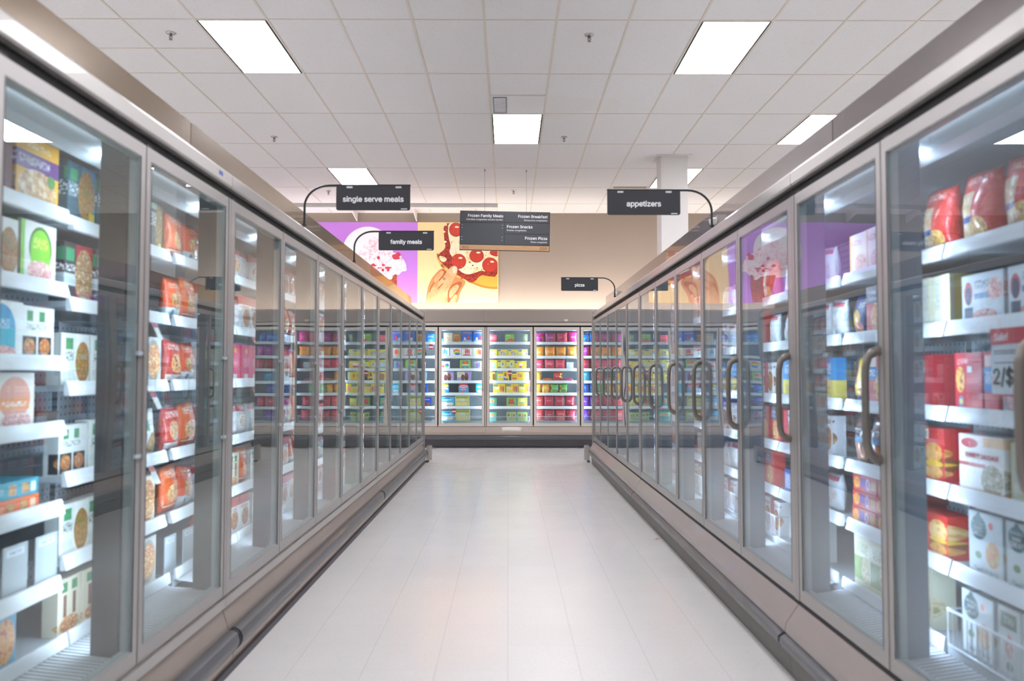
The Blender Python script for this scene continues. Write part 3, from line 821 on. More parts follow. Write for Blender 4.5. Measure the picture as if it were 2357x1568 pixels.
shape(b, [(x + rr.uniform(-12, 12), y + rr.uniform(-12, 12)) for x, y in ((560, 760), (600, 690), (640, 640), (690, 585), (740, 615), (760, 670), (820, 690), (880, 730), (930, 750), (960, 800), (1005, 850), (1000, 905), (950, 925), (930, 950), (890, 945), (870, 1000), (830, 985), (780, 950), (720, 950), (650, 940), (590, 910), (550, 850))], 3, 2, 1, xr)
for i in range(26):
    a = rr.uniform(0, 2 * PI); q = rr.uniform(0, 1) ** .5
    shape(b, disc(775 + 190 * q * math.cos(a), 830 + 115 * q * math.sin(a), rr.uniform(14, 36), rr.uniform(10, 24), 12, .25, i), 4 + i * .05, (2, 1, 2, 4)[i % 4] if i % 8 else 4, 1, xr)
b.build('ice_cream_picture', PI2, o)
# small leaf of debris on the floor by the pink-grey run
o = MB().face([(0, 0, 0), (.05, .01, .002), (.07, .0, .012), (.03, -.012, .003)]).face([(.02, 0, .001), (.035, .03, .006), (.05, .01, .003)]).build('dry_leaf', M['wood'], loc=(1.09, 6.1, .004)); tag(o, 'scrap of dry brown leaf on the floor at the pink-grey kick plate', 'debris')
# ------------------------------------------------------------------ packages
FOOD = ('c9793f', '8c4a24', 'e0b070'); VEG = ('d2803a', '6f8a3a', 'b8482c'); PIZ = ('e7b86a', 'b8402a', 'f2dca4'); BUN = ('d8923f', 'f0c06a', '8a4a22')
DARKF = ('3c2a22', '8a5a32', 'c08a50'); PINKF = ('f2c6c8', 'd88a80', 'fae6dc')
def GW(c='eef1ee', label='3f8f5c', food=VEG): return [('r', .3, .5, .2, .5, 'dde3e0'), ('r', .28, .80, .13, .11, label), ('t', .28, .56, .16, .09, '4a5450'), ('r', .25, .25, .18, .06, 'cfd8d4'), ('f', .76, .45, .26, .40, food, 14)]
def POP(bg2, cols, logo='3565b0'):
    L = [('r', .22, .82, .17, .09, logo), ('t', .25, .82, .12, .04, 'ffffff'), ('r', .28, .55, .2, .07, 'ffffff'), ('t', .28, .55, .17, .05, 'd0394a')]
    for i, c in enumerate(cols): L.append(('e', .60 + i * .13, .52 - .03 * i, .055, .33, c))
    return L
KINDS = {
 # name: (shape, w, h, d, object name, category, short description, base, layers)
 'samosa': ('box', .225, .205, .06, 'frozen_meal_box', 'box', 'yellow and purple snack box', 'eeb02e', [('r', .5, .62, .5, .13, '6a3a7c'), ('t', .42, .63, .36, .06, 'e9dff0'), ('t', .45, .87, .35, .05, 'fff3c8'), ('f', .5, .24, .46, .28, ('eadcc8', 'd9a860', 'b98a78'), 7), ('e', .82, .42, .1, .1, '5c8a4c')]),
 'maroon': ('box', .18, .205, .06, 'frozen_meal_box', 'box', 'yellow and maroon meal box', 'f2a51f', [('r', .5, .4, .5, .4, '6e2b24'), ('t', .4, .85, .3, .06, 'fff0cc'), ('t', .4, .62, .35, .04, 'f0d8b0'), ('f', .4, .25, .34, .22, ('d8b48c', 'a8743c', 'e9d2b2'), 8)]),
 'tealbowl': ('box', .185, .20, .05, 'frozen_bowl_box', 'box', 'dark teal and blue meal box', '27596a', [('r', .75, .5, .25, .5, '1f8fc4'), ('r', .22, .80, .13, .10, '3f9a6a'), ('t', .22, .55, .17, .12, 'dfe9ea'), ('f', .68, .5, .30, .46, VEG, 15), ('r', .88, .16, .1, .09, 'e8cf2c')]),
 'redbowl': ('box', .185, .20, .05, 'frozen_bowl_box', 'box', 'red meal box with bowl', 'b3243a', [('r', .2, .5, .2, .5, '3a3a3c'), ('r', .2, .80, .14, .11, '3f9a6a'), ('t', .22, .58, .17, .06, 'f2f2f2'), ('r', .2, .38, .2, .1, 'c6d3d8'), ('f', .7, .48, .33, .46, ('c9a06a', '8c5a34', 'e6cda0'), 14)]),
 'blackbowl': ('box', .13, .20, .05, 'frozen_bowl_box', 'box', 'black meal box', '2f2d2c', [('f', .7, .5, .28, .48, ('8a6a34', '4a3a26', 'c6a050'), 14), ('t', .3, .65, .2, .14, 'e6e6e6'), ('r', .3, .92, .26, .06, '9ab8a0'), ('r', .8, .1, .1, .08, 'e8d84a')]),
 'greenarch': ('box', .19, .19, .07, 'frozen_meal_box', 'box', 'white box with green arch', 'efeee6', [('r', .04, .5, .06, .5, '7ec832'), ('e', .55, .58, .33, .36, '4a7a34'), ('e', .55, .58, .28, .31, '8ad23a'), ('r', .55, .36, .28, .24, '8ad23a'), ('t', .55, .66, .2, .09, 'fff37a'), ('f', .55, .2, .36, .18, PINKF, 9)]),
 'cyanarch': ('box', .19, .17, .07, 'frozen_meal_box', 'box', 'white box with cyan arch', 'eef4f4', [('e', .45, .52, .36, .42, '1f9fd0'), ('r', .45, .34, .36, .2, '27b4cc'), ('t', .45, .6, .22, .08, 'cdeff4'), ('f', .45, .12, .4, .11, PINKF, 9)]),
 'orangebig': ('box', .21, .17, .09, 'frozen_meal_box', 'box', 'white and orange meal box', 'f6efe8', [('r', .05, .5, .08, .5, 'ff7a1c'), ('e', .55, .55, .36, .38, 'e9a48c'), ('r', .55, .45, .34, .10, 'f49a5a'), ('t', .55, .45, .28, .04, 'fff'*2), ('f', .6, .16, .34, .13, PINKF, 9)]),
 'ggwhite': ('box', .17, .175, .05, 'frozen_bowl_box', 'box', 'white green-label meal box', 'eef1ee', GW()),
 'ggwhite2': ('box', .17, .165, .05, 'frozen_bowl_box', 'box', 'white box with dark bowls', 'e8ecea', [('r', .25, .82, .09, .10, '3f8f5c'), ('r', .62, .82, .09, .10, '3f8f5c'), ('t', .45, .62, .3, .06, '7a8480'), ('r', .25, .24, .21, .2, '2c2c2e'), ('r', .72, .24, .21, .2, '2c2c2e'), ('f', .25, .25, .17, .16, FOOD, 16), ('f', .72, .25, .17, .16, FOOD, 16)]),
 'ggcream': ('box', .15, .18, .05, 'frozen_bowl_box', 'box', 'cream green-label meal box', 'efe6cf', [('r', .28, .84, .12, .09, '3f8f5c'), ('r', .3, .5, .07, .2, '8a5a44'), ('r', .7, .5, .07, .2, '8a5a44'), ('f', .5, .15, .42, .15, PIZ, 10), ('r', .7, .84, .12, .09, '3f8f5c')]),
 'browntray': ('tray', .12, .045, .13, 'frozen_meal_tray', 'tray', 'dark tray of frozen food', '4a3a34', [('f', .5, .5, .4, .36, DARKF, 12)]),
 'flatteal': ('box', .26, .05, .17, 'flat_carton', 'carton', 'flat teal carton', '1fa0b8', [('t', .2, .5, .14, .2, 'd8f2f4'), ('g', .5, .5, .07, .3, BUN), ('g', .75, .5, .07, .3, BUN), ('r', .9, .5, .05, .3, 'e8f4f4')]),
 'flatorange': ('box', .26, .05, .17, 'flat_carton', 'carton', 'flat orange carton', 'ff7422', [('t', .2, .5, .14, .2, 'ffd8b0'), ('g', .45, .5, .07, .3, BUN), ('g', .7, .5, .07, .3, BUN), ('r', .88, .5, .05, .3, 'ffe0c0')]),
 'plate': ('plate', .12, .155, .004, 'shelf_divider', 'divider', 'empty grey shelf divider', 'b6c0c6', [('r', .5, .86, .36, .07, 'dde6ec'), ('t', .5, .86, .25, .03, '7a8aa0')]),
 'bluefood': ('box', .20, .19, .06, 'frozen_meal_box', 'box', 'light blue battered-food box', '58b4d8', [('f', .68, .5, .3, .42, ('e8964a', 'f4bc6c', 'c8642c'), 8), ('e', .25, .8, .2, .14, 'eaf6fa'), ('r', .3, .25, .26, .1, 'c23c40'), ('f', .2, .45, .2, .2, PIZ, 9)]),
 'pizzabox': ('box', .19, .19, .035, 'pizza_box', 'box', 'cream pizza box', 'ece4d2', [('r', .2, .83, .1, .11, '3f8f5c'), ('r', .14, .4, .1, .3, 'e9a04a'), ('f', .66, .48, .36, .44, PIZ, 12)]),
 'pizzabox2': ('box', .19, .19, .035, 'pizza_box', 'box', 'grey-white pizza box', 'c9ccca', [('e', .6, .5, .4, .44, '9aa4a4'), ('f', .62, .5, .33, .38, PIZ, 12), ('t', .2, .8, .16, .1, '5a4a44')]),
 'orangebag': ('bag', .17, .20, .07, 'frozen_food_bag', 'bag', 'orange frozen meal bag', 'ee6a2c', [('t', .5, .84, .34, .07, 'ffe2c8'), ('f', .5, .42, .26, .2, ('f0c890', 'd8843a', 'fbe7c2'), 8), ('r', .5, .12, .42, .09, 'b8391c'), ('r', .5, .16, .42, .015, 'f4d8c0')]),
 'orangebag2': ('bag', .16, .185, .07, 'frozen_food_bag', 'bag', 'orange and white bag', 'e8582a', [('r', .5, .14, .5, .14, 'd9e2e6'), ('f', .52, .46, .3, .22, PIZ, 8), ('t', .5, .82, .34, .06, 'ffe2c8'), ('e', .3, .16, .07, .07, '4a88a8')]),
 'redbagmeal': ('bag', .17, .19, .07, 'frozen_food_bag', 'bag', 'red frozen meal bag', 'c43426', [('t', .5, .82, .35, .07, 'fbe4dc'), ('f', .5, .45, .3, .22, ('d8823a', 'f0c890', '8c3a24'), 8), ('r', .5, .12, .42, .07, 'e9e2dc')]),
 'whitebag': ('bag', .17, .19, .07, 'frozen_food_bag', 'bag', 'white green-label bag', 'e8ecea', [('r', .35, .68, .12, .12, '3f8f5c'), ('f', .62, .3, .3, .22, VEG, 9), ('t', .6, .72, .2, .07, '7a8480')]),
 'whitepack': ('bag', .15, .17, .06, 'frozen_food_bag', 'bag', 'shiny white and red bag', 'e6e9ee', [('r', .5, .86, .5, .1, 'c8323c'), ('f', .5, .42, .34, .2, ('d8923f', 'f4e2c0', 'b84a3a'), 8), ('t', .5, .7, .3, .05, 'c8323c')]),
 'chickbox': ('box', .17, .19, .06, 'frozen_meal_box', 'box', 'white nugget box', 'eceef0', [('f', .55, .5, .3, .26, ('d8923f', 'c27830', 'edb968'), 6), ('r', .85, .7, .15, .2, 'e04430'), ('t', .4, .86, .3, .06, 'c8323c')]),
 'pinkbox': ('box', .15, .20, .05, 'frozen_meal_box', 'box', 'hot pink slim box', 'e0286e', [('e', .5, .82, .14, .07, 'f0b23c'), ('t', .5, .5, .3, .12, 'f8b8d0'), ('r', .5, .12, .2, .07, 'f4e4ea')]),
 'whitered': ('box', .16, .19, .06, 'frozen_meal_box', 'box', 'white and red box', 'eef0f2', [('r', .5, .88, .5, .12, 'c8323c'), ('f', .55, .38, .34, .26, FOOD, 9), ('t', .45, .68, .34, .05, '8a2a30')]),
 # right-hand freezers
 'redbag': ('bag', .20, .22, .09, 'frozen_food_bag', 'bag', 'red frozen chicken bag', 'd8302c', [('g', .3, .42, .2, .3, ('f0dcb8', 'd8c8b0', 'e8b86a')), ('r', .3, .34, .2, .04, '2c58a0'), ('f', .6, .22, .22, .14, ('e8b04a', 'f4d080', 'c8743a'), 7), ('t', .5, .86, .3, .05, 'f8d8cc')]),
 'redbluebag': ('bag', .20, .15, .09, 'frozen_food_bag', 'bag', 'red bag with blue mark', 'cf2433', [('r', .08, .3, .1, .3, '3a3a9c'), ('r', .2, .3, .03, .3, 'f2f2f2'), ('f', .6, .45, .26, .22, ('8a3a2c', 'c06048', 'e8c8b8'), 8)]),
 'creamspine': ('box', .055, .17, .17, 'frozen_meal_box', 'box', 'slim cream box', 'dcdccb', [('r', .06, .5, .05, .5, 'e3d27c'), ('t', .5, .6, .3, .26, '9aa6ac'), ('r', .94, .5, .05, .5, 'e3d27c')]),
 'pinklogo': ('box', .21, .15, .07, 'frozen_meal_box', 'box', 'white box with arched logo', 'dbe6ee', [('e', .16, .62, .11, .24, 'c4505c'), ('e', .16, .58, .075, .19, '4a5468'), ('r', .16, .2, .11, .14, '4a5468'), ('t', .52, .78, .2, .08, '5a7490'), ('r', .5, .55, .2, .06, '6a94bc'), ('f', .8, .65, .17, .22, PINKF, 8), ('f', .55, .15, .3, .13, ('d88a80', 'e8c0b8', 'a04a44'), 9)]),
 'redcase': ('box', .15, .185, .12, 'frozen_meal_box', 'box', 'tall red sandwich box', 'bf2434', [('t', .3, .85, .2, .05, 'eebcbc'), ('r', .55, .72, .08, .05, 'c8e0ec'), ('f', .2, .55, .16, .22, BUN, 6), ('e', .22, .18, .09, .09, '3a8aa8'), ('e', .22, .18, .05, .05, 'e9d04a')]),
 'redblueside': ('box', .07, .185, .12, 'frozen_meal_box', 'box', 'red and blue end box', 'c4283a', [('r', .5, .55, .5, .2, '2f7ec0'), ('t', .5, .58, .4, .1, 'eaf4fa'), ('r', .5, .85, .42, .09, 'e4cfc8')]),
 'iceblue': ('box', .12, .12, .07, 'frozen_meal_box', 'box', 'ice blue and pink box', 'cfe6f2', [('f', .35, .5, .3, .42, ('f4c0b8', 'e8a0a0', 'd8eef8'), 7), ('r', .85, .5, .15, .5, 'e6867e')]),
 'deepblue': ('box', .14, .12, .07, 'frozen_meal_box', 'box', 'deep blue snack box', '2456a8', [('t', .35, .5, .26, .3, 'e9f2fb'), ('f', .85, .55, .16, .34, BUN, 7)]),
 'burger': ('box', .16, .185, .09, 'frozen_meal_box', 'box', 'red burger-picture box', 'd22a2c', [('r', .22, .88, .2, .09, 'efe6d2'), ('t', .22, .88, .15, .05, '5a4a3a'), ('r', .12, .62, .14, .09, '6e2a24'), ('e', .58, .36, .38, .24, '8a4a22'), ('f', .58, .56, .34, .17, ('e0a050', 'f0b868', 'd88a3c'), 5), ('e', .58, .36, .36, .06, 'f2c23c'), ('f', .58, .2, .34, .12, ('e0a050', 'f0b868', 'd88a3c'), 5)]),
 'turkey': ('box', .225, .18, .07, 'frozen_meal_box', 'box', 'white turkey sausage box', 'f1efec', [('e', .24, .86, .2, .085, 'c8283c'), ('r', .78, .9, .22, .08, 'f0c89a'), ('r', .3, .5, .3, .035, 'b84a4c'), ('f', .74, .28, .24, .26, ('c8bca0', '8a8464', 'e2dccc'), 10), ('r', .5, .03, .5, .06, 'e8a048')]),
 'muffin': ('box', .20, .14, .09, 'frozen_meal_box', 'box', 'red breakfast sandwich box', 'd8342c', [('r', .12, .87, .14, .1, 'efe6d2'), ('r', .18, .5, .19, .22, '2f7ec0'), ('t', .16, .55, .13, .1, 'eaf4fa'), ('e', .7, .33, .27, .22, '9a5228'), ('f', .7, .62, .28, .26, ('f0c078', 'f6d498', 'e0a050'), 5), ('e', .7, .40, .27, .06, 'f2c23c'), ('f', .7, .2, .26, .13, ('e0a050', 'f0b868', 'd88a3c'), 5)]),
 'veggie': ('box', .165, .19, .06, 'frozen_meal_box', 'box', 'white veggie muffin box', 'd5dfe2', [('e', .3, .75, .24, .19, '2c6464'), ('e', .3, .93, .07, .06, '2c6464'), ('e', .66, .82, .07, .06, 'd8604c'), ('f', .7, .38, .2, .2, ('e0a868', 'd88a54', 'c8d098'), 10), ('e', .28, .32, .1, .06, '5c8a4c'), ('t', .5, .1, .35, .04, '8a9aa0')]),
 'whitegreen': ('box', .11, .19, .07, 'frozen_meal_box', 'box', 'white box with olive band', 'dfe6e2', [('r', .5, .8, .34, .12, '5c7058'), ('t', .5, .8, .22, .05, 'dce6d8'), ('f', .5, .42, .16, .18, ('e0a098', 'd87868', 'f0d8d0'), 8), ('e', .5, .12, .14, .07, '8a9a92')]),
 'palebox': ('box', .15, .17, .06, 'frozen_meal_box', 'box', 'pale orange-trim box', 'e8ddd6', [('f', .6, .3, .34, .2, ('e6b48c', 'f0d0b0', 'c88a6c'), 8), ('t', .4, .78, .3, .07, 'c8745c'), ('r', .06, .5, .07, .5, 'e9b06c')]),
 'chips': ('bag', .14, .17, .07, 'frozen_food_bag', 'bag', 'yellow and navy bag', '24407c', [('e', .35, .32, .3, .34, 'dca828'), ('t', .6, .76, .2, .07, 'dfe8f4'), ('e', .6, .2, .2, .12, 'c44a3a')]),
 'redchick': ('box', .16, .19, .06, 'frozen_meal_box', 'box', 'red fried chicken box', 'cf3a36', [('r', .3, .82, .3, .18, '4a4a6a'), ('t', .3, .8, .22, .1, 'd4dcf0'), ('f', .52, .32, .3, .3, ('e8a860', 'd8843c', 'f6d8a8'), 6)]),
 'yellowbag': ('bag', .16, .19, .08, 'frozen_food_bag', 'bag', 'shiny yellow bag', 'f2c81e', [('e', .5, .6, .26, .22, 'f8e27c'), ('r', .5, .1, .3, .06, '2c4aa4'), ('r', .15, .6, .14, .2, 'd8443c'), ('f', .62, .3, .2, .15, ('e8b030', 'c88a20', 'f6d858'), 7)]),
 'redbluebox': ('box', .16, .19, .08, 'frozen_meal_box', 'box', 'red and blue burger box', 'd22c34', [('r', .25, .86, .24, .1, 'efe6d2'), ('r', .28, .64, .3, .13, '2f7ec0'), ('t', .26, .65, .2, .07, 'eaf4fa'), ('f', .62, .34, .28, .24, BUN, 6), ('e', .62, .34, .28, .04, 'f2c23c')]),
 'fries': ('bag', .14, .19, .06, 'frozen_food_bag', 'bag', 'black seasoned fries bag', '22242c', [('e', .5, .74, .3, .12, 'b84038'), ('e', .5, .72, .27, .095, '22242c'), ('r', .5, .52, .28, .05, '3a8ac0'), ('f', .5, .24, .42, .22, ('c06a3c', 'e6a06c', '8a3a24'), 16), ('r', .1, .08, .08, .05, 'e8d84a')]),
 'redflat': ('box', .21, .065, .16, 'flat_carton', 'carton', 'flat red and purple carton', 'b8292c', [('e', .16, .5, .13, .36, 'e8a83c'), ('t', .16, .5, .10, .2, 'a02428'), ('r', .42, .55, .1, .3, '6a3a9c'), ('e', .62, .5, .07, .36, 'dcd0e4'), ('e', .62, .5, .045, .24, '5a4a9c'), ('r', .85, .5, .09, .26, 'b8842c')]),
 'greenbeige': ('box', .15, .21, .08, 'frozen_meal_box', 'box', 'beige and green box', 'd9d8bc', [('r', .3, .35, .3, .22, '93a86e'), ('t', .5, .74, .36, .1, '8a9a6a'), ('f', .7, .35, .25, .25, ('c8b488', 'e2d8ae', '98885a'), 8)]),
 'blueyellow': ('box', .16, .19, .06, 'frozen_meal_box', 'box', 'blue over yellow box', '2f8cc8', [('t', .5, .75, .36, .12, 'eaf4fa'), ('r', .5, .24, .5, .24, 'ecd66a'), ('t', .5, .22, .3, .12, 'b89434')]),
 'palewhite': ('bag', .15, .17, .07, 'frozen_food_bag', 'bag', 'clear and white bag', 'dfe7ec', [('f', .5, .45, .36, .24, ('e8c8b8', 'd0dce2', 'f4f4f4'), 8), ('r', .5, .86, .4, .06, 'd8606c')]),
 'redwhite': ('box', .15, .18, .06, 'frozen_meal_box', 'box', 'white and raspberry box', 'ecedf0', [('r', .2, .5, .2, .5, 'cc3a4c'), ('f', .64, .45, .28, .3, FOOD, 9), ('t', .62, .85, .28, .05, '7a3a44')]),
 # freezers across the end
 'creambox': ('box', .15, .17, .08, 'dessert_box', 'box', 'cream sherbet box', 'f4ecd6', [('f', .5, .4, .36, .22, ('f6c890', 'f8e2c8', 'e8945a'), 8), ('t', .5, .8, .3, .06, 'd8788c')]),
 'brownbox': ('box', .13, .155, .08, 'dessert_box', 'box', 'brown fruit bar box', 'c08a4c', [('f', .5, .42, .34, .3, ('8a4a24', 'd8924a', 'b8643a'), 8), ('t', .5, .84, .3, .05, 'f4e4c8')]),
 'bombbox': ('box', .19, .20, .08, 'popsicle_box', 'box', 'blue box with red pops', '1f6fd0', [('t', .5, .85, .4, .07, 'ffffff'), ('r', .5, .83, .36, .03, 'e8384c'), ('e', .6, .4, .1, .3, 'd82c40'), ('e', .32, .3, .1, .18, 'f4f6fa'), ('f', .5, .12, .45, .12, ('5ab4f0', 'e8f4fc', '2c6ac8'), 8)]),
 'bombpeach': ('box', .06, .07, .05, 'popsicle_box', 'box', 'tiny blue carton', '1f8fd0', [('t', .5, .5, .3, .2, 'ffffff')]),
 'bluepops': ('box', .165, .15, .08, 'popsicle_box', 'box', 'white box with blue pops', 'f0f6fa', [('e', .35, .5, .08, .28, '3aa0e0'), ('e', .52, .6, .08, .32, '1f7ed0'), ('e', .7, .5, .08, .28, '56b8ec'), ('f', .6, .12, .36, .1, ('a8e0f4', 'd8f0fa', '5ab4e0'), 8), ('t', .3, .87, .2, .05, 'd8506c')]),
 'rainbow': ('box', .19, .15, .08, 'popsicle_box', 'box', 'white box with rainbow pops', 'f4f4f6', [('e', .6, .6, .3, .26, 'e8506c'), ('e', .62, .52, .29, .22, 'f49a3c'), ('e', .64, .44, .28, .18, 'f2d84a'), ('e', .66, .36, .26, .14, '5ac06c'), ('e', .68, .28, .22, .1, '5a6cd8'), ('t', .2, .87, .15, .05, 'c84a6c')]),
 'redpops': ('box', .19, .15, .08, 'popsicle_box', 'box', 'white box with watermelon pops', 'f6f0ee', [('e', .4, .56, .07, .3, 'e85a50'), ('e', .55, .62, .07, .3, 'e04a44'), ('e', .7, .56, .07, .3, 'f07060'), ('e', .5, .14, .36, .12, 'd83c40'), ('e', .5, .1, .3, .06, '6cae5a'), ('t', .3, .87, .2, .05, 'd8506c')]),
 'firepops': ('box', .19, .15, .08, 'popsicle_box', 'box', 'white box with flame pops', 'f8f4ee', [('e', .4, .5, .09, .3, 'f2c83c'), ('e', .55, .56, .09, .34, 'ee6a3c'), ('e', .7, .5, .09, .3, 'e23c3c'), ('f', .5, .1, .42, .09, ('f4c8b0', 'f6e4c8', 'e8843c'), 8)]),
 'bowpops': ('box', .17, .135, .08, 'popsicle_box', 'box', 'white box with bow-tie pops', 'eef2f6', [('e', .35, .42, .2, .2, 'f49a3c'), ('e', .3, .36, .15, .14, 'e84a5c'), ('e', .72, .5, .18, .2, '5a6cd8'), ('e', .66, .38, .14, .12, '5ac06c'), ('t', .35, .84, .25, .05, 'b87ac8')]),
 'fruitbars': ('box', .18, .16, .08, 'popsicle_box', 'box', 'green box with orange pops', 'a9cf4c', [('r', .5, .5, .36, .42, '58b4a8'), ('e', .35, .7, .09, .2, 'ee5a34'), ('e', .52, .72, .09, .2, 'f07a3c'), ('e', .68, .7, .09, .2, 'ee5a34'), ('r', .5, .47, .34, .06, 'e0f0b0'), ('e', .3, .2, .09, .1, 'e8643c'), ('e', .7, .2, .09, .1, 'e8643c')]),
 'greypops': ('box', .14, .14, .08, 'popsicle_box', 'box', 'grey-blue box with berry pops', '8f9aa8', [('e', .45, .5, .09, .34, '8a4a9c'), ('e', .7, .55, .09, .34, '5a5ab8'), ('t', .3, .82, .25, .07, 'e8c8d8')]),
 'lilacbars': ('box', .24, .165, .08, 'ice_cream_bar_box', 'box', 'lilac chocolate bar box', 'b7a8e0', [('r', .28, .7, .26, .3, 'f4ecdc'), ('t', .28, .78, .12, .06, '9a8a6a'), ('e', .42, .4, .13, .32, '7c4a38'), ('e', .68, .46, .14, .42, '8a5442'), ('e', .68, .3, .1, .2, '6c3c2c')]),
 'bluepouch': ('gable', .16, .17, .08, 'popsicle_carton', 'carton', 'blue and yellow carton', '2f9ad8', [('r', .5, .85, .5, .15, 'ecd85a'), ('e', .5, .72, .4, .12, 'f4ec9a'), ('t', .5, .72, .3, .07, 'd86a3c'), ('r', .5, .48, .4, .07, 'f4f8fa'), ('e', .35, .2, .25, .14, 'f2d84a')]),
 'pinkpouch': ('gable', .17, .17, .08, 'popsicle_carton', 'carton', 'pink and blue carton', '4aa4dc', [('r', .5, .84, .5, .16, 'ec5a6c'), ('e', .5, .7, .42, .16, 'f4d0dc'), ('t', .5, .7, .3, .08, 'd83c5c'), ('e', .5, .42, .34, .1, 'f29ab0'), ('e', .35, .14, .18, .1, 'ee6a4c')]),
 'cyanbox': ('box', .15, .175, .08, 'popsicle_box', 'box', 'turquoise popsicle box', '1fb0d0', [('e', .5, .68, .38, .14, 'd8f4f8'), ('t', .5, .68, .28, .07, '1f7ab0'), ('e', .45, .25, .3, .14, 'f4f6fa')]),
 'cyanbars': ('box', .25, .17, .09, 'ice_cream_bar_box', 'box', 'cyan ice cream bar box', '3ab0dc', [('e', .3, .3, .3, .2, 'f4f8fa'), ('e', .72, .3, .22, .16, 'e8d8b8'), ('t', .5, .72, .34, .07, 'f0fafc'), ('r', .5, .85, .2, .05, '1f5a98')]),
 'yellowbars': ('box', .25, .20, .09, 'ice_cream_bar_box', 'box', 'big yellow-green bar box', 'd6d27c', [('e', .5, .62, .36, .1, 'f6f6ea'), ('t', .5, .62, .3, .05, '6a8a5a'), ('r', .5, .85, .44, .07, '8fa45c'), ('f', .5, .26, .42, .16, ('f6e8a8', 'e8d058', 'fbf6dc'), 7)]),
 'redplain': ('box', .16, .14, .08, 'dessert_box', 'box', 'plain coral red box', 'e2505c', [('t', .5, .6, .36, .2, 'f4a8ac')]),
 'melon': ('box', .16, .155, .08, 'dessert_box', 'box', 'green box with watermelon', '8cc85c', [('e', .62, .22, .34, .26, 'e8604c'), ('e', .35, .12, .3, .14, 'ee7a64'), ('t', .35, .8, .25, .07, 'f0f8e0')]),
 'palestack': ('box', .09, .15, .08, 'dessert_box', 'box', 'dim green dessert box', '8c9c7c', [('t', .5, .6, .36, .2, 'c8d0b8')]),
 'ycartoon': ('box', .17, .125, .08, 'popsicle_box', 'box', 'yellow box with grey shapes', 'f0dc5a', [('f', .55, .42, .3, .3, ('6a7a8c', 'f0f0ea', 'd8a040'), 6), ('r', .2, .84, .14, .07, '3565b0')]),
 'ypale': ('box', .165, .125, .08, 'popsicle_box', 'box', 'pale yellow frozen treat box', 'f4e77c', [('e', .6, .4, .22, .26, 'f8f4dc'), ('r', .22, .8, .16, .08, '3565b0'), ('e', .85, .4, .07, .1, '3a78c8')]),
 'yblue': ('box', .165, .16, .08, 'popsicle_box', 'box', 'yellow box with pale blue blob', 'f6e04c', [('e', .6, .42, .3, .32, '9ad0e8'), ('e', .58, .46, .18, .2, 'dcecf4'), ('r', .22, .85, .17, .07, '3565b0'), ('t', .2, .66, .14, .04, 'd0394a')]),
 'ynavy': ('box', .145, .16, .08, 'popsicle_box', 'box', 'yellow box with navy shapes', 'f2dc50', [('e', .6, .5, .24, .24, 'cfe0e8'), ('e', .66, .56, .06, .14, '2c3c5c'), ('e', .25, .2, .18, .1, '5a9ac8'), ('r', .25, .86, .18, .07, '3565b0')]),
 'ypink': ('box', .20, .14, .08, 'popsicle_box', 'box', 'wide yellow box, pink shapes', 'fbdc2c', [('e', .52, .58, .16, .2, 'fbf2f4'), ('e', .9, .5, .08, .14, 'f49ab8'), ('r', .12, .84, .1, .08, '3565b0'), ('r', .5, .3, .1, .1, 'e84a6c')]),
 'yfudge': ('box', .17, .16, .08, 'popsicle_box', 'box', 'yellow box with fudge bars', 'f6d83a', [('r', .88, .5, .14, .5, '6cb06c'), ('e', .64, .5, .12, .36, '7c4a38'), ('e', .78, .46, .11, .34, '8a5442'), ('r', .22, .84, .17, .07, '3565b0'), ('r', .2, .4, .13, .13, '4a4038')]),
 'yrocket': ('box', .20, .17, .08, 'popsicle_box', 'box', 'yellow box with tricolor pops', 'fce02c', [('e', .68, .66, .1, .22, 'e23c3c'), ('e', .66, .42, .09, .1, 'f6f6f6'), ('e', .62, .25, .1, .12, '1f6fd0'), ('e', .82, .2, .1, .09, '1f5ab8'), ('r', .25, .86, .2, .07, '3565b0'), ('t', .25, .86, .14, .03, 'ffffff'), ('r', .25, .48, .2, .1, 'f4f4f4'), ('t', .25, .48, .16, .06, 'e23c3c')]),
 'ypops': ('box', .20, .17, .08, 'popsicle_box', 'box', 'yellow box with fruit pops', 'fcdc34', [('e', .62, .62, .04, .2, 'ee5a9c'), ('e', .74, .6, .04, .2, 'f48a3c'), ('e', .86, .56, .04, .2, 'c83c8c'), ('e', .3, .3, .22, .1, 'ee5a4c'), ('r', .25, .86, .2, .07, '3565b0'), ('t', .3, .55, .22, .07, 'c8843c')]),
 'ysticks': ('box', .21, .17, .08, 'popsicle_box', 'box', 'yellow box with three pops', 'fce43c', POP('', ('f48a2c', 'ee4a4c', 'a83c9c'))),
 'ywhite': ('box', .10, .16, .08, 'popsicle_box', 'box', 'white-fronted yellow box', 'f8e868', [('r', .65, .5, .3, .42, 'f6f2dc')]),
 'gfruit': ('box', .165, .155, .08, 'popsicle_box', 'box', 'green box with red pops', '8cc64a', [('r', .5, .5, .4, .42, '78b850'), ('e', .35, .68, .08, .24, 'c8283c'), ('e', .5, .7, .08, .24, 'd83448'), ('e', .65, .68, .08, .24, 'c8283c'), ('r', .5, .42, .34, .07, 'b8405c'), ('f', .5, .16, .36, .12, ('d85a3c', 'e8a05a', '8cc64a'), 8)]),
 'gyellow': ('box', .165, .155, .08, 'popsicle_box', 'box', 'lime box with yellow pops', 'a4cc50', [('r', .5, .5, .42, .44, 'f0dc5a'), ('e', .35, .72, .07, .2, 'f4ec90'), ('e', .5, .74, .07, .2, 'f8f0a4'), ('e', .65, .72, .07, .2, 'f4ec90'), ('r', .5, .45, .36, .07, '8cc8a8'), ('f', .5, .18, .36, .12, ('f4a83c', 'f8d45a', 'e8843c'), 8)]),
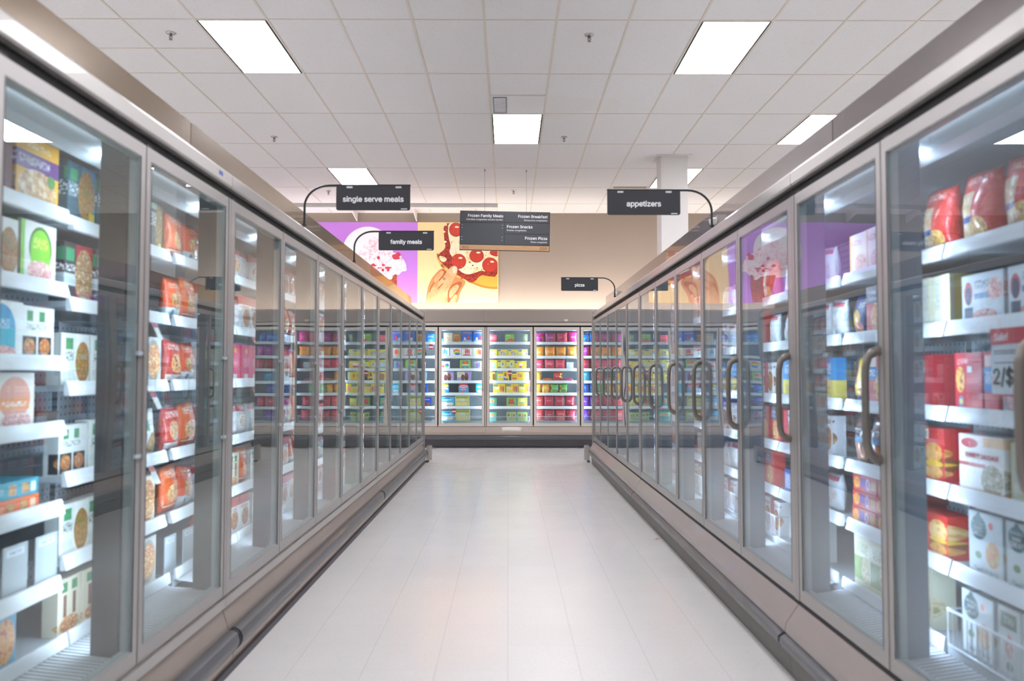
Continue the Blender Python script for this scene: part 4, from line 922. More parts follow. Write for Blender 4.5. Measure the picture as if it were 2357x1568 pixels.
 'gteal': ('box', .165, .155, .08, 'popsicle_box', 'box', 'dim teal fruit bar box', '4f9a78', [('e', .35, .65, .07, .22, 'c88a4c'), ('e', .52, .66, .07, .22, 'b8643c'), ('e', .68, .65, .07, .22, 'c88a4c'), ('r', .5, .3, .3, .12, '3a8aa4')]),
 'glime': ('box', .165, .155, .08, 'popsicle_box', 'box', 'pale lime fruit bar box', 'a8d07c', [('e', .22, .66, .12, .18, '4a7a4c'), ('e', .24, .64, .08, .12, 'd05a4c'), ('e', .55, .6, .09, .2, 'd87a3c'), ('e', .78, .62, .09, .18, '8a5a34'), ('t', .5, .25, .4, .05, 'd83c5c')]),
 'magbag': ('bag', .19, .185, .08, 'frozen_fruit_bag', 'bag', 'magenta frozen fruit bag', 'b42c80', [('t', .5, .5, .25, .05, 'f0b8dc'), ('e', .9, .5, .14, .5, 'c8343c')]),
 'rosebag': ('bag', .20, .185, .08, 'frozen_fruit_bag', 'bag', 'crimson frozen fruit bag', 'd42a5c', [('t', .4, .52, .22, .05, 'f8c0d0'), ('e', .92, .5, .14, .5, 'e05a4c')]),
 'pinkbag': ('bag', .17, .20, .08, 'frozen_fruit_bag', 'bag', 'bright pink fruit bag', 'f0308c', [('t', .5, .52, .26, .06, 'fcc8e0')]),
 'mangobag': ('bag', .185, .18, .08, 'frozen_fruit_bag', 'bag', 'orange frozen fruit bag', 'f8921c', [('e', .12, .5, .2, .5, 'f6ac5c'), ('t', .5, .45, .22, .05, 'fde0b0'), ('e', .9, .2, .14, .24, 'f8b84a')]),
 'coralbag': ('bag', .18, .175, .08, 'frozen_fruit_bag', 'bag', 'coral red fruit bag', 'e8385c', [('t', .5, .5, .26, .06, 'fcc4cc'), ('e', .1, .5, .12, .5, 'ee6a7c')]),
 'peachbag': ('bag', .17, .205, .08, 'frozen_fruit_bag', 'bag', 'tall yellow-orange fruit bag', 'fbb42c', [('f', .5, .75, .4, .2, ('f8a01c', 'fcc45a', 'f07c1c'), 7), ('f', .5, .12, .42, .12, ('fde29a', 'fbc860', 'f8a01c'), 7)]),
 'strawbag': ('bag', .18, .19, .08, 'frozen_fruit_bag', 'bag', 'red bag with yellow fruit', 'd83438', [('e', .85, .75, .14, .12, 'f2d45a'), ('e', .72, .5, .12, .1, 'f0cc4a'), ('t', .4, .52, .2, .05, 'f8c0b8'), ('e', .9, .4, .1, .1, 'ecc04a')]),
 'orangeflat': ('bagflat', .19, .06, .14, 'frozen_fruit_bag', 'bag', 'orange bag lying flat', 'ff7a14', []),
 'pinkflat': ('bagflat', .18, .055, .14, 'frozen_fruit_bag', 'bag', 'hot pink bag lying flat', 'f81c84', []),
 'mixyellow': ('bag', .16, .20, .08, 'frozen_fruit_bag', 'bag', 'yellow bag with red fruit', 'f8b830', [('e', .05, .8, .16, .14, 'c83c48'), ('e', .95, .2, .14, .16, 'd8503c'), ('t', .45, .5, .22, .05, 'fdeab8')]),
 'greenbag': ('bag', .18, .20, .08, 'frozen_fruit_bag', 'bag', 'green bag with fruit border', '66b84a', [('e', .06, .8, .14, .12, 'e8c84a'), ('e', .08, .55, .14, .12, 'd84a3c'), ('e', .06, .25, .14, .12, 'e8c84a'), ('e', .95, .2, .12, .14, 'c83c48'), ('t', .5, .5, .22, .07, 'd8f0c8')]),
 'berrybag': ('bag', .18, .20, .08, 'frozen_fruit_bag', 'bag', 'dark red berry bag', 'c42c48', [('t', .5, .55, .26, .06, 'f4b0bc'), ('f', .6, .12, .4, .1, ('8a1c34', 'c83c58', '5c1428'), 9)]),
 'salmonbag': ('bag', .18, .20, .08, 'frozen_fruit_bag', 'bag', 'salmon red fruit bag', 'ec4a54', [('t', .5, .6, .28, .06, 'fcc8c4'), ('f', .6, .14, .38, .14, ('f07a5c', 'e8384c', 'f8a884'), 8)]),
 'whitetub': ('box', .12, .12, .1, 'dessert_box', 'box', 'plain grey-white carton', 'c9d6da', [('t', .5, .7, .3, .06, 'a0b0b4')]),
 'bluebag': ('bag', .17, .15, .08, 'frozen_fruit_bag', 'bag', 'bright blue bag', '1878e0', [('t', .5, .55, .24, .08, 'b8dcfc'), ('r', .9, .5, .08, .3, 'eef4fa')]),
 'purplebag': ('bag', .17, .18, .08, 'frozen_fruit_bag', 'bag', 'purple and pink fruit bag', '9c2c9c', [('t', .5, .55, .24, .06, 'e8b8f0'), ('e', .95, .5, .14, .4, 'c8344c')]),
 'violetbag': ('bag', .18, .21, .08, 'frozen_fruit_bag', 'bag', 'violet berry bag', '6a34b8', [('t', .45, .5, .22, .06, 'd4c0f4'), ('e', .88, .72, .12, .12, 'c83448'), ('f', .5, .1, .4, .1, ('3c2c8c', '8a4ac8', '2c1c5c'), 8)]),
 'cherrybag': ('bag', .18, .18, .08, 'frozen_fruit_bag', 'bag', 'dark cherry fruit bag', 'a8243c', [('t', .5, .5, .2, .05, 'e8a8b0'), ('f', .5, .2, .4, .2, ('6c1424', 'b8344c', '3c0c18'), 9)]),
 'tealbag': ('bag', .20, .19, .08, 'frozen_fruit_bag', 'bag', 'turquoise seafood bag', '149cc8', [('f', .5, .4, .44, .38, ('149cc8', '1c84b8', '8ad8ec'), 14), ('t', .4, .72, .24, .06, 'e0f6fc')]),
 'navybag': ('bag', .19, .20, .08, 'frozen_fruit_bag', 'bag', 'royal blue bag', '1450b0', [('t', .4, .6, .22, .06, 'b8d4fc'), ('f', .9, .5, .12, .4, ('1450b0', '5a9ae0', '0c2c70'), 12)]),
 'bluebrown': ('box', .16, .155, .08, 'ice_cream_cone_box', 'box', 'navy box with cone', '123c9c', [('e', .3, .3, .24, .24, '6c4030'), ('e', .68, .3, .2, .2, '8a5a3c'), ('t', .5, .82, .3, .06, 'c8d8f8')]),
 'conebox': ('box', .19, .16, .08, 'ice_cream_cone_box', 'box', 'sky blue ice cream cone box', '9ccdf0', [('r', .12, .5, .14, .5, 'f4f0e8'), ('e', .42, .36, .16, .16, '9a6a44'), ('e', .66, .66, .16, .16, 'f6f2ea'), ('e', .66, .5, .12, .12, '8a5a3c'), ('e', .66, .25, .1, .2, 'dca868'), ('e', .86, .3, .12, .16, 'e4b480')]),
 'bluesquare': ('box', .155, .165, .08, 'ice_cream_cone_box', 'box', 'royal blue novelty box', '1658c0', [('e', .55, .4, .3, .3, '4a3a44'), ('e', .5, .75, .3, .12, 'a8c0e8'), ('t', .5, .76, .22, .05, 'c8384c')]),
 'bluecarton': ('box', .13, .15, .08, 'dessert_box', 'box', 'bright blue carton', '1c84e0', [('t', .5, .7, .34, .1, 'e0f0fc'), ('e', .5, .25, .3, .18, '7ac4f4')]),
 'icesand': ('box', .17, .13, .08, 'ice_cream_bar_box', 'box', 'pale sandwich bar box', 'e4dcea', [('e', .75, .5, .24, .2, '7c4a38'), ('e', .75, .5, .2, .12, 'f6eee4'), ('t', .3, .6, .2, .08, 'a89ac0')]),
 'chocobox': ('box', .18, .11, .08, 'dessert_box', 'box', 'dark brown dessert box', '54332c', [('r', .5, .85, .5, .15, 'a0643c'), ('t', .5, .35, .3, .14, 'f0e6dc')]),
}
PMAT = {}; PMESH = {}
def bag_mesh(w, h, d, seed, mat, flat=False):
    r = random.Random(seed); nx, nz = 10, 12
    b = MB(); rows = []
    ph = [r.uniform(0, 6.28) for _ in range(6)]
    def pt(i, j, sgn):
        u, v = i / nx, j / nz
        pu = max(0.0, 1 - abs(2 * u - 1) ** 2.6); pv = max(0.0, math.sin(PI * min(1, v ** .75)))
        if v > .93: pv *= .12
        t = d / 2 * (pu ** .55) * (pv ** .5)
        t *= 1 + .10 * math.sin(5 * u + 3 * v + ph[0]) + .09 * math.sin(9 * v + ph[1] + 4 * u) + .05 * math.sin(17 * u + ph[2])
        waist = 1 - .06 * math.sin(PI * v) + .02 * math.sin(8 * v + ph[3])
        x = (u - .5) * w * waist
        z = v * h * (1 - .03 * math.sin(3 * u + ph[4]))
        z = max(0, z)
        return (x, sgn * t, z)
    for sgn in (-1, 1):
        for j in range(nz):
            for i in range(nx):
                q = [(i, j), (i + 1, j), (i + 1, j + 1), (i, j + 1)]
                if sgn > 0: q = q[::-1]
                b.face([pt(a, c, sgn) for a, c in q], [((a / nx) if sgn < 0 else 1 - a / nx, c / nz) for a, c in q])
    if flat:
        b.v = [(x, (z - h / 2), (y + d / 2 * 1.25) * .8) for x, y, z in b.v]
    me = b.mesh('bag', mat)
    bm = bmesh.new(); bm.from_mesh(me)
    bmesh.ops.remove_doubles(bm, verts=bm.verts, dist=1e-5)
    bmesh.ops.recalc_face_normals(bm, faces=bm.faces)
    for f in bm.faces: f.smooth = True
    if flat: pass
    bm.to_mesh(me); bm.free(); return me
def box_mesh(w, h, d, mat, gable=False, name='box'):
    b = MB(); x, y = w / 2, d / 2
    def q(pts, uv): b.face(pts, uv)
    F = [(0, 0), (1, 0), (1, 1), (0, 1)]
    s = min(.12, .5 * d / w)
    if not gable:
        q([(-x, -y, 0), (x, -y, 0), (x, -y, h), (-x, -y, h)], F)
        q([(x, y, 0), (-x, y, 0), (-x, y, h), (x, y, h)], F)
        q([(x, -y, 0), (x, y, 0), (x, y, h), (x, -y, h)], [(1 - s, 0), (1, 0), (1, 1), (1 - s, 1)][::1])
        q([(-x, y, 0), (-x, -y, 0), (-x, -y, h), (-x, y, h)], [(0, 0), (s, 0), (s, 1), (0, 1)])
        q([(-x, -y, h), (x, -y, h), (x, y, h), (-x, y, h)], [(0, .97), (1, .97), (1, 1), (0, 1)])
        q([(-x, y, 0), (x, y, 0), (x, -y, 0), (-x, -y, 0)], [(0, 0), (1, 0), (1, .03), (0, .03)])
        # tucked end flap: a thin raised lip on the top edge
        e = .0006
        q([(-x + .004, -y - e, h - .014), (x - .004, -y - e, h - .014), (x - .004, -y - e, h - .0135), (-x + .004, -y - e, h - .0135)], [(0, .93), (1, .93), (1, .935), (0, .935)])
    else:
        x2 = x * .72; hm = h * .72
        q([(-x, -y, 0), (x, -y, 0), (x, -y, hm), (-x, -y, hm)], [(0, 0), (1, 0), (1, .72), (0, .72)])
        q([(-x, -y, hm), (x, -y, hm), (x2, -y * .4, h), (-x2, -y * .4, h)], [(0, .72), (1, .72), (.86, 1), (.14, 1)])
        q([(x, y, 0), (-x, y, 0), (-x, y, hm), (x, y, hm)], [(0, 0), (1, 0), (1, .72), (0, .72)])
        q([(x, y, hm), (-x, y, hm), (-x2, y * .4, h), (x2, y * .4, h)], [(0, .72), (1, .72), (.86, 1), (.14, 1)])
        for g in (1, -1):
            a = [(g * x, -y, 0), (g * x, y, 0), (g * x, y, hm), (g * x2, y * .4, h), (g * x2, -y * .4, h), (g * x, -y, hm)]
            if g < 0: a = a[::-1]
            b.face(a, [(.01, .1)] * 6)
        q([(-x2, -y * .4, h), (x2, -y * .4, h), (x2, y * .4, h), (-x2, y * .4, h)], [(0, .97), (1, .97), (1, 1), (0, 1)])
        q([(-x, y, 0), (x, y, 0), (x, -y, 0), (-x, -y, 0)], [(0, 0)] * 4)
    return b.mesh(name, mat)
def tray_mesh(w, h, d, mat, mat2):
    b = MB(); x, y = w / 2, d / 2; k = .82
    F = [(0, 0), (1, 0), (1, 1), (0, 1)]
    lo = [(-x * k, -y * k, 0), (x * k, -y * k, 0), (x * k, y * k, 0), (-x * k, y * k, 0)]; hi = [(-x, -y, h), (x, -y, h), (x, y, h), (-x, y, h)]
    for i in range(4): j = (i + 1) % 4; b.face([lo[i], lo[j], hi[j], hi[i]], [(.02, .02)] * 4)
    b.face(lo[::-1], [(.02, .02)] * 4)
    inn = [(p[0] * .93, p[1] * .92, h) for p in hi]
    for i in range(4): j = (i + 1) % 4; b.face([hi[i], hi[j], inn[j], inn[i]], [(.02, .02)] * 4)
    dn = [(p[0], p[1], h - .006) for p in inn]
    for i in range(4): j = (i + 1) % 4; b.face([inn[i], inn[j], dn[j], dn[i]], [(.02, .02)] * 4)
    b.face(dn, F)
    return b.mesh('tray', mat)
PROTO = {}
def product(kind, variant=0):
    key = (kind, variant)
    if key in PROTO:
        return copy_tree(PROTO[key])
    shape, w_, h_, d_, nm, cat, desc, base, layers = KINDS[kind]
    if kind not in PMAT: PMAT[kind] = pack('print_' + kind, base, layers, .32 if shape.startswith('bag') else .42, .9 if shape.startswith('bag') else 0)
    mat = PMAT[kind]
    if shape == 'bag': me = bag_mesh(w_, h_, d_, sum(map(ord, kind)) + variant * 31, mat)
    elif shape == 'bagflat': me = bag_mesh(w_, d_, h_, 5, mat, True)
    elif shape == 'tray': me = tray_mesh(w_, h_, d_, mat, mat)
    elif shape == 'gable': me = box_mesh(w_, h_, d_, mat, True)
    elif shape == 'plate': me = box_mesh(w_, h_, d_, mat)
    else: me = box_mesh(w_, h_, d_, mat)
    o = bpy.data.objects.new(nm, me); COL.objects.link(o)
    y = -d_ / 2 - .0012
    if kind == 'turkey': text('TURKEY SAUSAGE', .02, o, 'lettering', M['red'], (.005, y, .118), width=.17)
    if kind == 'veggie':
        for i, (s, wd) in enumerate((('VEGGIES', .055), ('MADE', .036), ('GREAT', .062))): text(s, .02, o, 'lettering', M['letter'], (-.033, y, .160 - i * .0165), width=wd)
    if kind == 'samosa': text('SAMOSA', .02, o, 'lettering', M['letter'], (-.03, y, .132), width=.10)
    if kind == 'fries': text('RED ROBIN', .02, o, 'lettering', M['letter'], (0, -d_ / 2 * .98 - .001, .142), width=.06)
    PROTO[key] = o
    return o

CASES = {'L': [(YL[i], 0) for i in range(3)], 'R': [(y, 0) for y in YR], 'B': [(-.377 - LBK, 0), (-.377, 0), (-.377 + LBK + .001, 0)]}
def to_world(side, m, lx, ly, z):
    c = CASES[side][m][0]
    if side == 'L': return (XL - ly, c + lx, z), PI / 2
    if side == 'R': return (XR + ly, c - lx, z), -PI / 2
    return (c + lx, YB + ly, z), 0
ZS = {'L': ZL, 'R': ZR, 'B': ZB}; PP = {'L': (PL, SL), 'R': (PL, SL), 'B': (.7965, .018)}
RUN = {'L': 'meals run', 'R': 'pizza run', 'B': 'end freezers'}
def fill(side, m, door, dname, level, spec, start=0.0, per=None):
    """level 0 is the bottom deck, 1.. the shelves from below; spec: kind names, numbers are gaps, 'kind:lying' options"""
    P, S = PP[side]; zs = ZS[side][door]; z0 = (DZB if side == 'B' else DZ)[0]
    nl = len(zs)
    deckz = z0 + .0765
    z = deckz if level == 0 else zs[level - 1] + .0065
    ztop = (zs[level] - .03) if level < nl else (DZB if side == 'B' else DZ)[1] - .012
    xa = S * .5 + door * P + .012; xb = xa + P - .024
    x = xa + start
    rng = random.Random(hash((side, m, door, level)) if False else (ord(side) * 1000 + m * 100 + door * 10 + level))
    placed = []
    for t in spec:
        if isinstance(t, (int, float)): x += t; continue
        shape, w_, h_, d_, nm, cat, desc, base, layers = KINDS[t.split('+')[0]]
        stack = 1 + t.count('+')
        sc = min(1.0, (ztop - z) / (h_ * stack + .002 * stack))
        ww = w_ * sc
        if x + ww > xb + .012: break
        for k in range(stack):
            kk = t.split('+')[k] or t.split('+')[0]
            o = product(kk, rng.randint(0, 2) if shape == 'bag' else 0)
            ly = {'L': .250, 'R': .205, 'B': .175}[side] + d_ * sc / 2 + rng.uniform(0, .012) + (.006 if level == 0 and side == 'B' else 0)
            loc, rz = to_world(side, m, x + ww / 2, ly, z + k * (h_ * sc + .001))
            o.location = loc
            o.rotation_euler = (0, 0, rz + (rng.uniform(-.03, .03) if shape not in ('plate', 'tray') and stack == 1 else 0))
            o.scale = (sc, sc, sc)
            placed.append((kk, o))
        x += ww + (.004 if shape == 'box' else .003) + rng.uniform(0, .003)
    tot = {}; seen = {}
    for k, o in placed: tot[k] = tot.get(k, 0) + 1
    sh = 'on bottom deck' if level == 0 else 'top shelf' if level == nl else ORD[nl - level + 1] + ' shelf down'
    for k, o in placed:
        seen[k] = seen.get(k, 0) + 1
        desc = KINDS[k][6]
        lb = f'{desc}, {sh}, {dname} of {RUN[side]}'
        if tot[k] > 1: lb += f', {ORD[seen[k]]} along'
        o['label'] = lb; o['category'] = KINDS[k][5]
        o['group'] = {'L': 'frozen meals in the tan-topped freezers', 'R': 'frozen snacks and breakfasts in the pink-grey freezers', 'B': 'frozen treats and fruit in the end freezers'}[side]

# -- tan run, first two doors as in the photo; (near to far)
D1 = 'first door'
fill('L', 0, 3, D1, 6, [.13, 'maroon', 'maroon', .006, 'samosa'])
fill('L', 0, 3, D1, 5, [.18, 'ggwhite', 'ggwhite', .02, 'greenarch'])
fill('L', 0, 3, D1, 4, [.17, 'cyanarch', 'cyanarch', .004, 'ggwhite2'])
fill('L', 0, 3, D1, 3, ['orangebig', 'orangebig', 'orangebig', 'browntray'])
fill('L', 0, 3, D1, 2, [.14, 'flatorange+flatteal', 'flatorange+flatteal'])
fill('L', 0, 3, D1, 1, [.2, 'ggwhite', .12, 'plate', .03, 'plate'])
fill('L', 0, 3, D1, 0, ['bluefood', 'bluefood', 'bluefood'], .06)
for lv, sp in ((5, ['tealbowl', 'tealbowl', .10, 'blackbowl', 'blackbowl']), (4, ['redbowl', 'redbowl', .06, 'ggwhite', 'ggwhite']), (3, ['ggwhite', 'ggwhite', .02, 'pizzabox2', 'pizzabox2']),
               (2, ['ggwhite2', 'ggwhite', .06, 'whitebag', 'whitebag']), (1, ['ggwhite', 'ggwhite', .02, 'ggcream', 'pizzabox']), (0, ['ggcream', 'ggcream', .06, 'ggwhite', 'pizzabox2'])):
    fill('L', 0, 4, 'second door', lv, sp, .0)
def theme(side, m, door, dname, kinds, per_level=2, skip=()):
    rng = random.Random(ord(side) * 77 + m * 13 + door)
    for lv in range(len(ZS[side][door]) + 1):
        if lv in skip: continue
        ks = [rng.choice(kinds) for _ in range(per_level)]
        sp = []
        for k in ks:
            n = 2 if per_level > 1 else 4
            sp += [k] * (n + (1 if rng.random() < .4 else 0))
            if rng.random() < .25: sp.append(.03)
        fill(side, m, door, dname, lv, sp, rng.uniform(0, .02))
T3 = ['orangebag', 'orangebag2', 'whitered', 'chickbox', 'redbagmeal']
for lv, sp in ((5, ['orangebag', 'orangebag2', .02, 'orangebag2', 'redbagmeal']), (4, ['orangebag2', 'orangebag', .01, 'whitered', 'orangebag']), (3, ['redbagmeal', 'orangebag2', .02, 'chickbox', 'chickbox']),
               (2, ['redbagmeal', 'orangebag', .01, 'redbagmeal', 'whitepack']), (1, ['orangebag', 'orangebag2', .02, 'whitepack', 'whitered']), (0, ['plate', .05, 'plate', .04, 'redbagmeal', 'whitered', 'whitered'])):
    fill('L', 1, 0, 'third door', lv, sp, .0)
for lv, sp in ((5, ['whitepack', 'palewhite', .02, 'whitepack', 'palewhite']), (4, ['palewhite', 'whitered', 'whitered', 'palewhite']), (3, ['pinkbox', 'pinkbox', 'pinkbox', 'pinkbox', 'pinkbox']),
               (2, ['palewhite', 'whitepack', .02, 'palewhite', 'palewhite']), (1, ['ggcream', 'orangebag', 'ggwhite', 'ggwhite']), (0, ['whitered', 'whitered', .05, 'ggwhite'])):
    fill('L', 1, 1, 'fourth door', lv, sp, .0)
theme('L', 1, 2, 'fifth door', ['orangebag', 'whitepack', 'redbagmeal', 'whitered', 'orangebag2'])
theme('L', 1, 3, 'sixth door', ['whitered', 'palewhite', 'orangebag', 'chickbox'])
theme('L', 1, 4, 'seventh door', ['palewhite', 'ggwhite', 'whitered', 'redbagmeal'])
for i in range(5): theme('L', 2, i, ['eighth', 'ninth', 'tenth', 'eleventh', 'twelfth'][i] + ' door', [['palewhite', 'whitered', 'ggwhite'], ['ggwhite', 'orangebag'], ['whitered', 'blueyellow'], ['pizzabox', 'redbagmeal'], ['whitepack', 'pizzabox2']][i], 1 if i > 2 else 2)
# -- pink-grey run; local x grows towards the camera, so specs read far to near
fill('R', 0, 1, D1, 5, ['redbag', .02, 'redbag', 'redbluebag', 'redbag'], .0)
fill('R', 0, 1, D1, 4, ['pinklogo', .02, 'pinklogo', 'pinklogo'], .04)
fill('R', 0, 1, D1, 3, ['redcase', 'redblueside', 'iceblue', 'deepblue', 'redcase'], .0)
fill('R', 0, 1, D1, 2, ['turkey', .01, 'creamspine', 'creamspine', 'turkey', 'turkey'], .02)
fill('R', 0, 1, D1, 1, ['veggie', .012, 'veggie', 'veggie', 'veggie'], .06)
fill('R', 0, 1, D1, 0, ['veggie', 'whitegreen', 'whitegreen', 'whitegreen', 'whitegreen', 'whitegreen'], .01)
fill('R', 0, 0, 'second door', 5, ['palebox', 'palebox', 'palebox', .08, 'redbag'])
fill('R', 0, 0, 'second door', 4, ['chips', 'redchick', 'redchick', .05, 'creamspine', 'creamspine', 'creamspine', 'creamspine'])
fill('R', 0, 0, 'second door', 3, ['yellowbag', 'redbluebox', 'redbluebox', 'redcase', 'redcase'])
fill('R', 0, 0, 'second door', 2, ['fries', 'fries', 'redbluebox', .08, 'burger'])
fill('R', 0, 0, 'second door', 1, ['redflat+redflat+redflat', 'redflat+redflat+redflat', .08, 'muffin'])
fill('R', 0, 0, 'second door', 0, ['greenbeige', 'greenbeige', 'greenbeige', 'greenbeige', 'veggie'], .0)
RT = [['palewhite', 'redwhite', 'blueyellow', 'whitered', 'palewhite'], ['redbag', 'palewhite', 'redwhite', 'redchick'], ['redwhite', 'palewhite', 'blueyellow'], ['redflat', 'redwhite', 'palebox'], ['palewhite', 'redchick'],
      ['palewhite', 'redwhite'], ['blueyellow', 'palebox'], ['redwhite', 'pizzabox'], ['palebox', 'redbag'], ['pizzabox2', 'redwhite']]
for lv, sp in ((5, ['palewhite', 'palewhite', 'redwhite', 'palewhite']), (4, ['palewhite', 'palewhite', 'iceblue', 'palewhite', 'palewhite']), (3, ['blueyellow', 'blueyellow', 'blueyellow', 'blueyellow']),
               (2, ['redwhite', 'palewhite', 'redwhite', 'redwhite']), (1, ['deepblue', .04, 'redwhite', 'palewhite', 'palewhite']), (0, ['palewhite', .1, 'whitegreen', 'whitegreen'])):
    fill('R', 1, 4, 'third door', lv, sp, .0)
for k in range(5):
    if k: theme('R', 1, 4 - k, ORD[3 + k] + ' door', RT[k])
    theme('R', 2, 4 - k, ORD[8 + k] + ' door', RT[5 + k], 1 if k > 2 else 2)
# -- end freezers; doors in sight: case 0 door 4 .. case 1 door 4
def back(m, d, nm, rows, starts=()):
    for lv, sp in zip((6, 5, 4, 3, 2, 1, 0), rows): fill('B', m, d, nm, lv, sp, 0.0)
back(0, 3, 'first door', [['bluecarton', 'bluecarton', 'bluebrown', 'bluecarton', 'bluecarton'], [.38, 'chocobox'], ['rainbow', .18, 'icesand'], ['fruitbars', .2, 'conebox'], ['bluecarton', 'bluesquare', 'bluecarton', 'bluesquare'], ['bluesquare', 'bluebrown', 'bluebrown', 'bluebrown'], ['lilacbars', .1, 'icesand']])
back(0, 4, 'second door', [[.0, 'bombpeach', 'creambox', .005, 'brownbox', .008, 'bombbox', .01, 'bombbox'], ['bluepops', 'rainbow', 'redpops', 'firepops'][:3] + ['firepops'], ['bowpops', .17, 'fruitbars', .05, 'greypops'], ['lilacbars', .05, 'lilacbars'], ['bluepouch', .16, 'pinkpouch', .12, 'cyanbox'], ['cyanbars', .01, 'yellowbars'], ['cyanbars', .01, 'yellowbars']])
back(1, 0, 'third door', [['redplain', .14, 'melon', .13, 'palestack', 'palestack'], ['ycartoon', 'ycartoon', 'ycartoon', 'ypale'], ['yblue', 'ynavy', 'ynavy', 'ypink'], ['yfudge', 'yrocket', .03, 'ypops', 'ywhite'], [.10, 'ysticks', .01, 'ysticks', .005, 'ysticks'], ['gteal', .16, 'gfruit', .02, 'gyellow'], ['gteal', .16, 'glime', .02, 'glime']])
back(1, 1, 'fourth door', [['magbag', 'magbag', 'rosebag', 'pinkbag'], ['mangobag', 'mangobag', 'mangobag', 'mangobag'], ['coralbag', 'coralbag', 'coralbag', .01, 'whitetub'], ['peachbag', 'orangeflat', 'strawbag', 'pinkflat'], ['mixyellow', 'mixyellow', 'greenbag', 'greenbag'], ['salmonbag', 'berrybag', 'berrybag', 'berrybag'], ['salmonbag', 'berrybag', 'salmonbag', 'berrybag']])
back(1, 2, 'fifth door', [['bluebag', 'bluecarton', 'bluebag', 'bluebag'], ['purplebag', 'cherrybag', 'purplebag', 'purplebag'], ['cherrybag', 'cherrybag', 'cherrybag', 'cherrybag'], ['tealbag', 'tealbag', 'tealbag'], ['navybag', 'navybag', 'navybag'], ['violetbag', 'violetbag', 'berrybag', 'berrybag'], ['violetbag', 'berrybag', 'violetbag']])
back(1, 3, 'sixth door', [['bluebag', 'bluebag', 'cyanbox', 'bluebag'], ['purplebag', 'mangobag', 'purplebag'], ['cherrybag', 'violetbag', 'cherrybag'], ['navybag', 'violetbag', 'navybag'], ['cyanbox', 'tealbag', 'cyanbox'], ['violetbag', 'navybag'], ['violetbag', 'violetbag']])
back(1, 4, 'seventh door', [['violetbag', 'rosebag', 'rosebag'], ['mixyellow', 'purplebag'], ['cherrybag', 'berrybag', 'cherrybag'], ['navybag', 'navybag', 'berrybag'], ['cyanbars', 'cyanbars'], ['violetbag', 'navybag'], ['navybag', 'violetbag']])
back(0, 2, 'hidden door beside the first', [['bluecarton', 'bombbox', 'bluecarton', 'bombbox'], ['redpops', 'rainbow', 'rainbow'], ['fruitbars', 'gfruit'], ['conebox', 'icesand'], ['bluesquare', 'bluebrown', 'bluesquare'], ['redplain', 'bluebrown'], ['yellowbars', 'cyanbars']])
back(0, 1, 'door third before the seam', [['redplain', 'bluecarton', 'magbag'], ['rainbow', 'redpops'], ['gfruit', 'icesand'], ['creambox', 'brownbox', 'lilacbars'], ['bluesquare', 'bluesquare'], ['redpops', 'redplain'], ['yellowbars', 'ycartoon']])
for o in bpy.data.objects:
    if 'label' in o and 'of end freezers' in o['label'] and ('hidden door' in o['label'] or 'third before' in o['label']): o['label'] = o['label'].replace('hidden door beside the first of end freezers', 'end freezers door behind tan run').replace('door third before the seam of end freezers', 'end freezers door farther behind tan run')

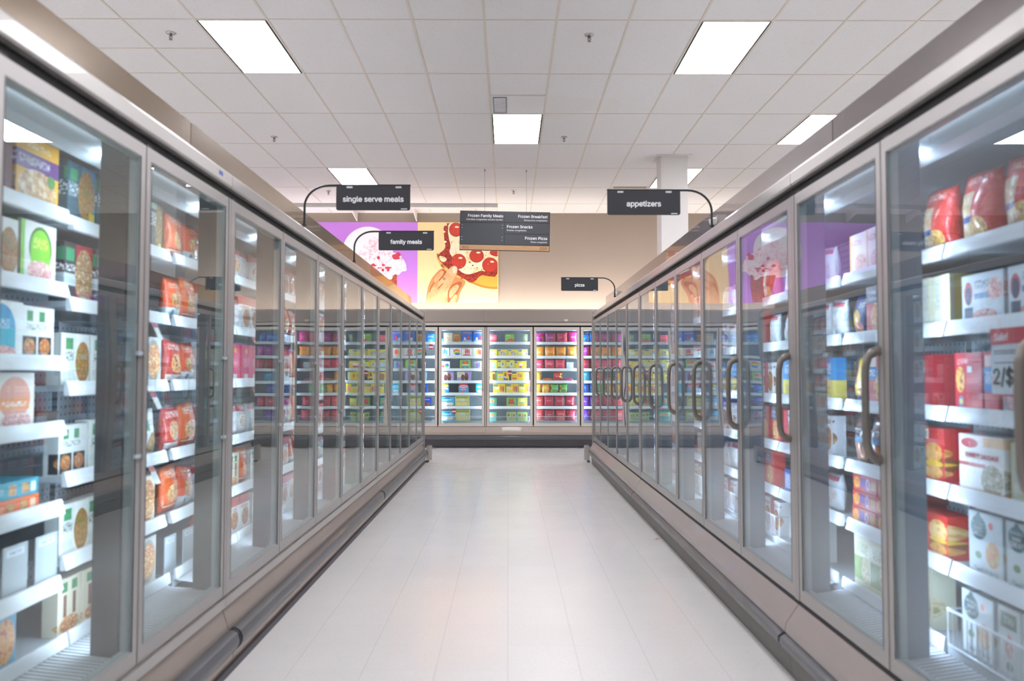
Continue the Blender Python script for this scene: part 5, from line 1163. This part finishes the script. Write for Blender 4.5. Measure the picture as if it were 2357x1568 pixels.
# red promotion cards on the end freezers and slanted white tags on the runs
def shelf_flag(side, m, lx, z, mat, label, slant, n, hh=.075, ww=.045, ly=None):
    ly = ly or {'L': .221, 'R': .176, 'B': .146}[side]
    loc, rz = to_world(side, m, lx, ly, z)
    o = empty('shelf_tag', loc, rz); tag(o, label, 'tag', 'tags hanging from the shelf edges')
    b = MB(); b.box(-ww / 2, -.0015, -hh, ww / 2, -.0005, 0); c = b.build('card', M['rail'] if mat != 'red' else M['red'], o); c.rotation_euler = (slant, .0, 0)
    b = MB(); b.box(-ww / 2, -.0025, -hh * .3 if mat != 'red' else -hh * .7, ww / 2, -.0016, -.0 if mat != 'red' else -hh * .45); e = b.build('printed_band', M['red'] if mat != 'red' else M['letter'], o); e.rotation_euler = (slant, .0, 0)
    return o
rt = random.Random(3)
for d, dn in ((0, 'third'), (1, 'fourth'), (2, 'fifth')):
    for li, z in enumerate(L6[1:]):
        shelf_flag('L', 1, SL * .5 + d * PL + .40 + rt.uniform(-.15, .1), z - .028, 'w', f'slanted white shelf tag, {ORD[4 - li] if li < 3 else "top"} rail down, {dn} door of meals run', -.45, 0)
for li, z in enumerate(L6[1:4]):
    shelf_flag('L', 0, SL * .5 + 4 * PL + .60, z - .028, 'w', f'slanted white shelf tag, {ORD[4 - li]} rail down, second door of meals run', -.45, 0)
for d, dn in ((4, 'third'), (3, 'fourth')):
    for li, z in enumerate(R5[:3]):
        shelf_flag('R', 1, SL * .5 + d * PL + .35 + rt.uniform(-.1, .2), z - .028, 'w', f'slanted white shelf tag, {ORD[5 - li]} rail down, {dn} door of pizza run', -.45, 0)
for m, lx, z, lb in ((0, .009 + 3 * .7965 + .66, B6[5] - .02, 'small red price card under the top shelf, first end door'), (1, .009 + .40, B6[3] - .015, 'small red price card over the yellow boxes with tricolor pops'), (0, .009 + 4 * .7965 + .26, B6[0] - .02, 'small red price card above the cyan ice cream bar box')):
    shelf_flag('B', m, lx, z, 'red', lb, 0, 0, .085, .06)
# the big sale tag
loc, rz = to_world('R', 0, SL * .5 + 1 * PL + .365, .165, R5[3] - .02)
o = empty('sale_tag', loc, rz); tag(o, 'large sale tag reading 2/$1, red top, on shelf edge behind nearest handle', 'tag')
MB().box(-.085, -.002, -.19, .085, .0, .0).build('card', M['card'], o, bevel=.0005)
t = MB().box(-.085, -.0035, -.045, .085, -.0022, .0).build('red_header', M['red'], o)
MB().box(-.085, -.0033, -.19, .085, -.0022, -.184).build('red_border', M['red'], o)
text('Sale!', .03, t, 'lettering', M['letter'], (-.035, -.004, -.024), width=.06)
text('2/$1', .06, o, 'lettering', M['letter_black'], (-.012, -.0028, -.135), width=.125, bold=.0015)
for zz in (-.065, -.072, -.098): MB().box(-.07, -.0028, zz, .05 if zz < -.08 else .07, -.0022, zz + .003).build('fine_print', M['letter_black'], o)
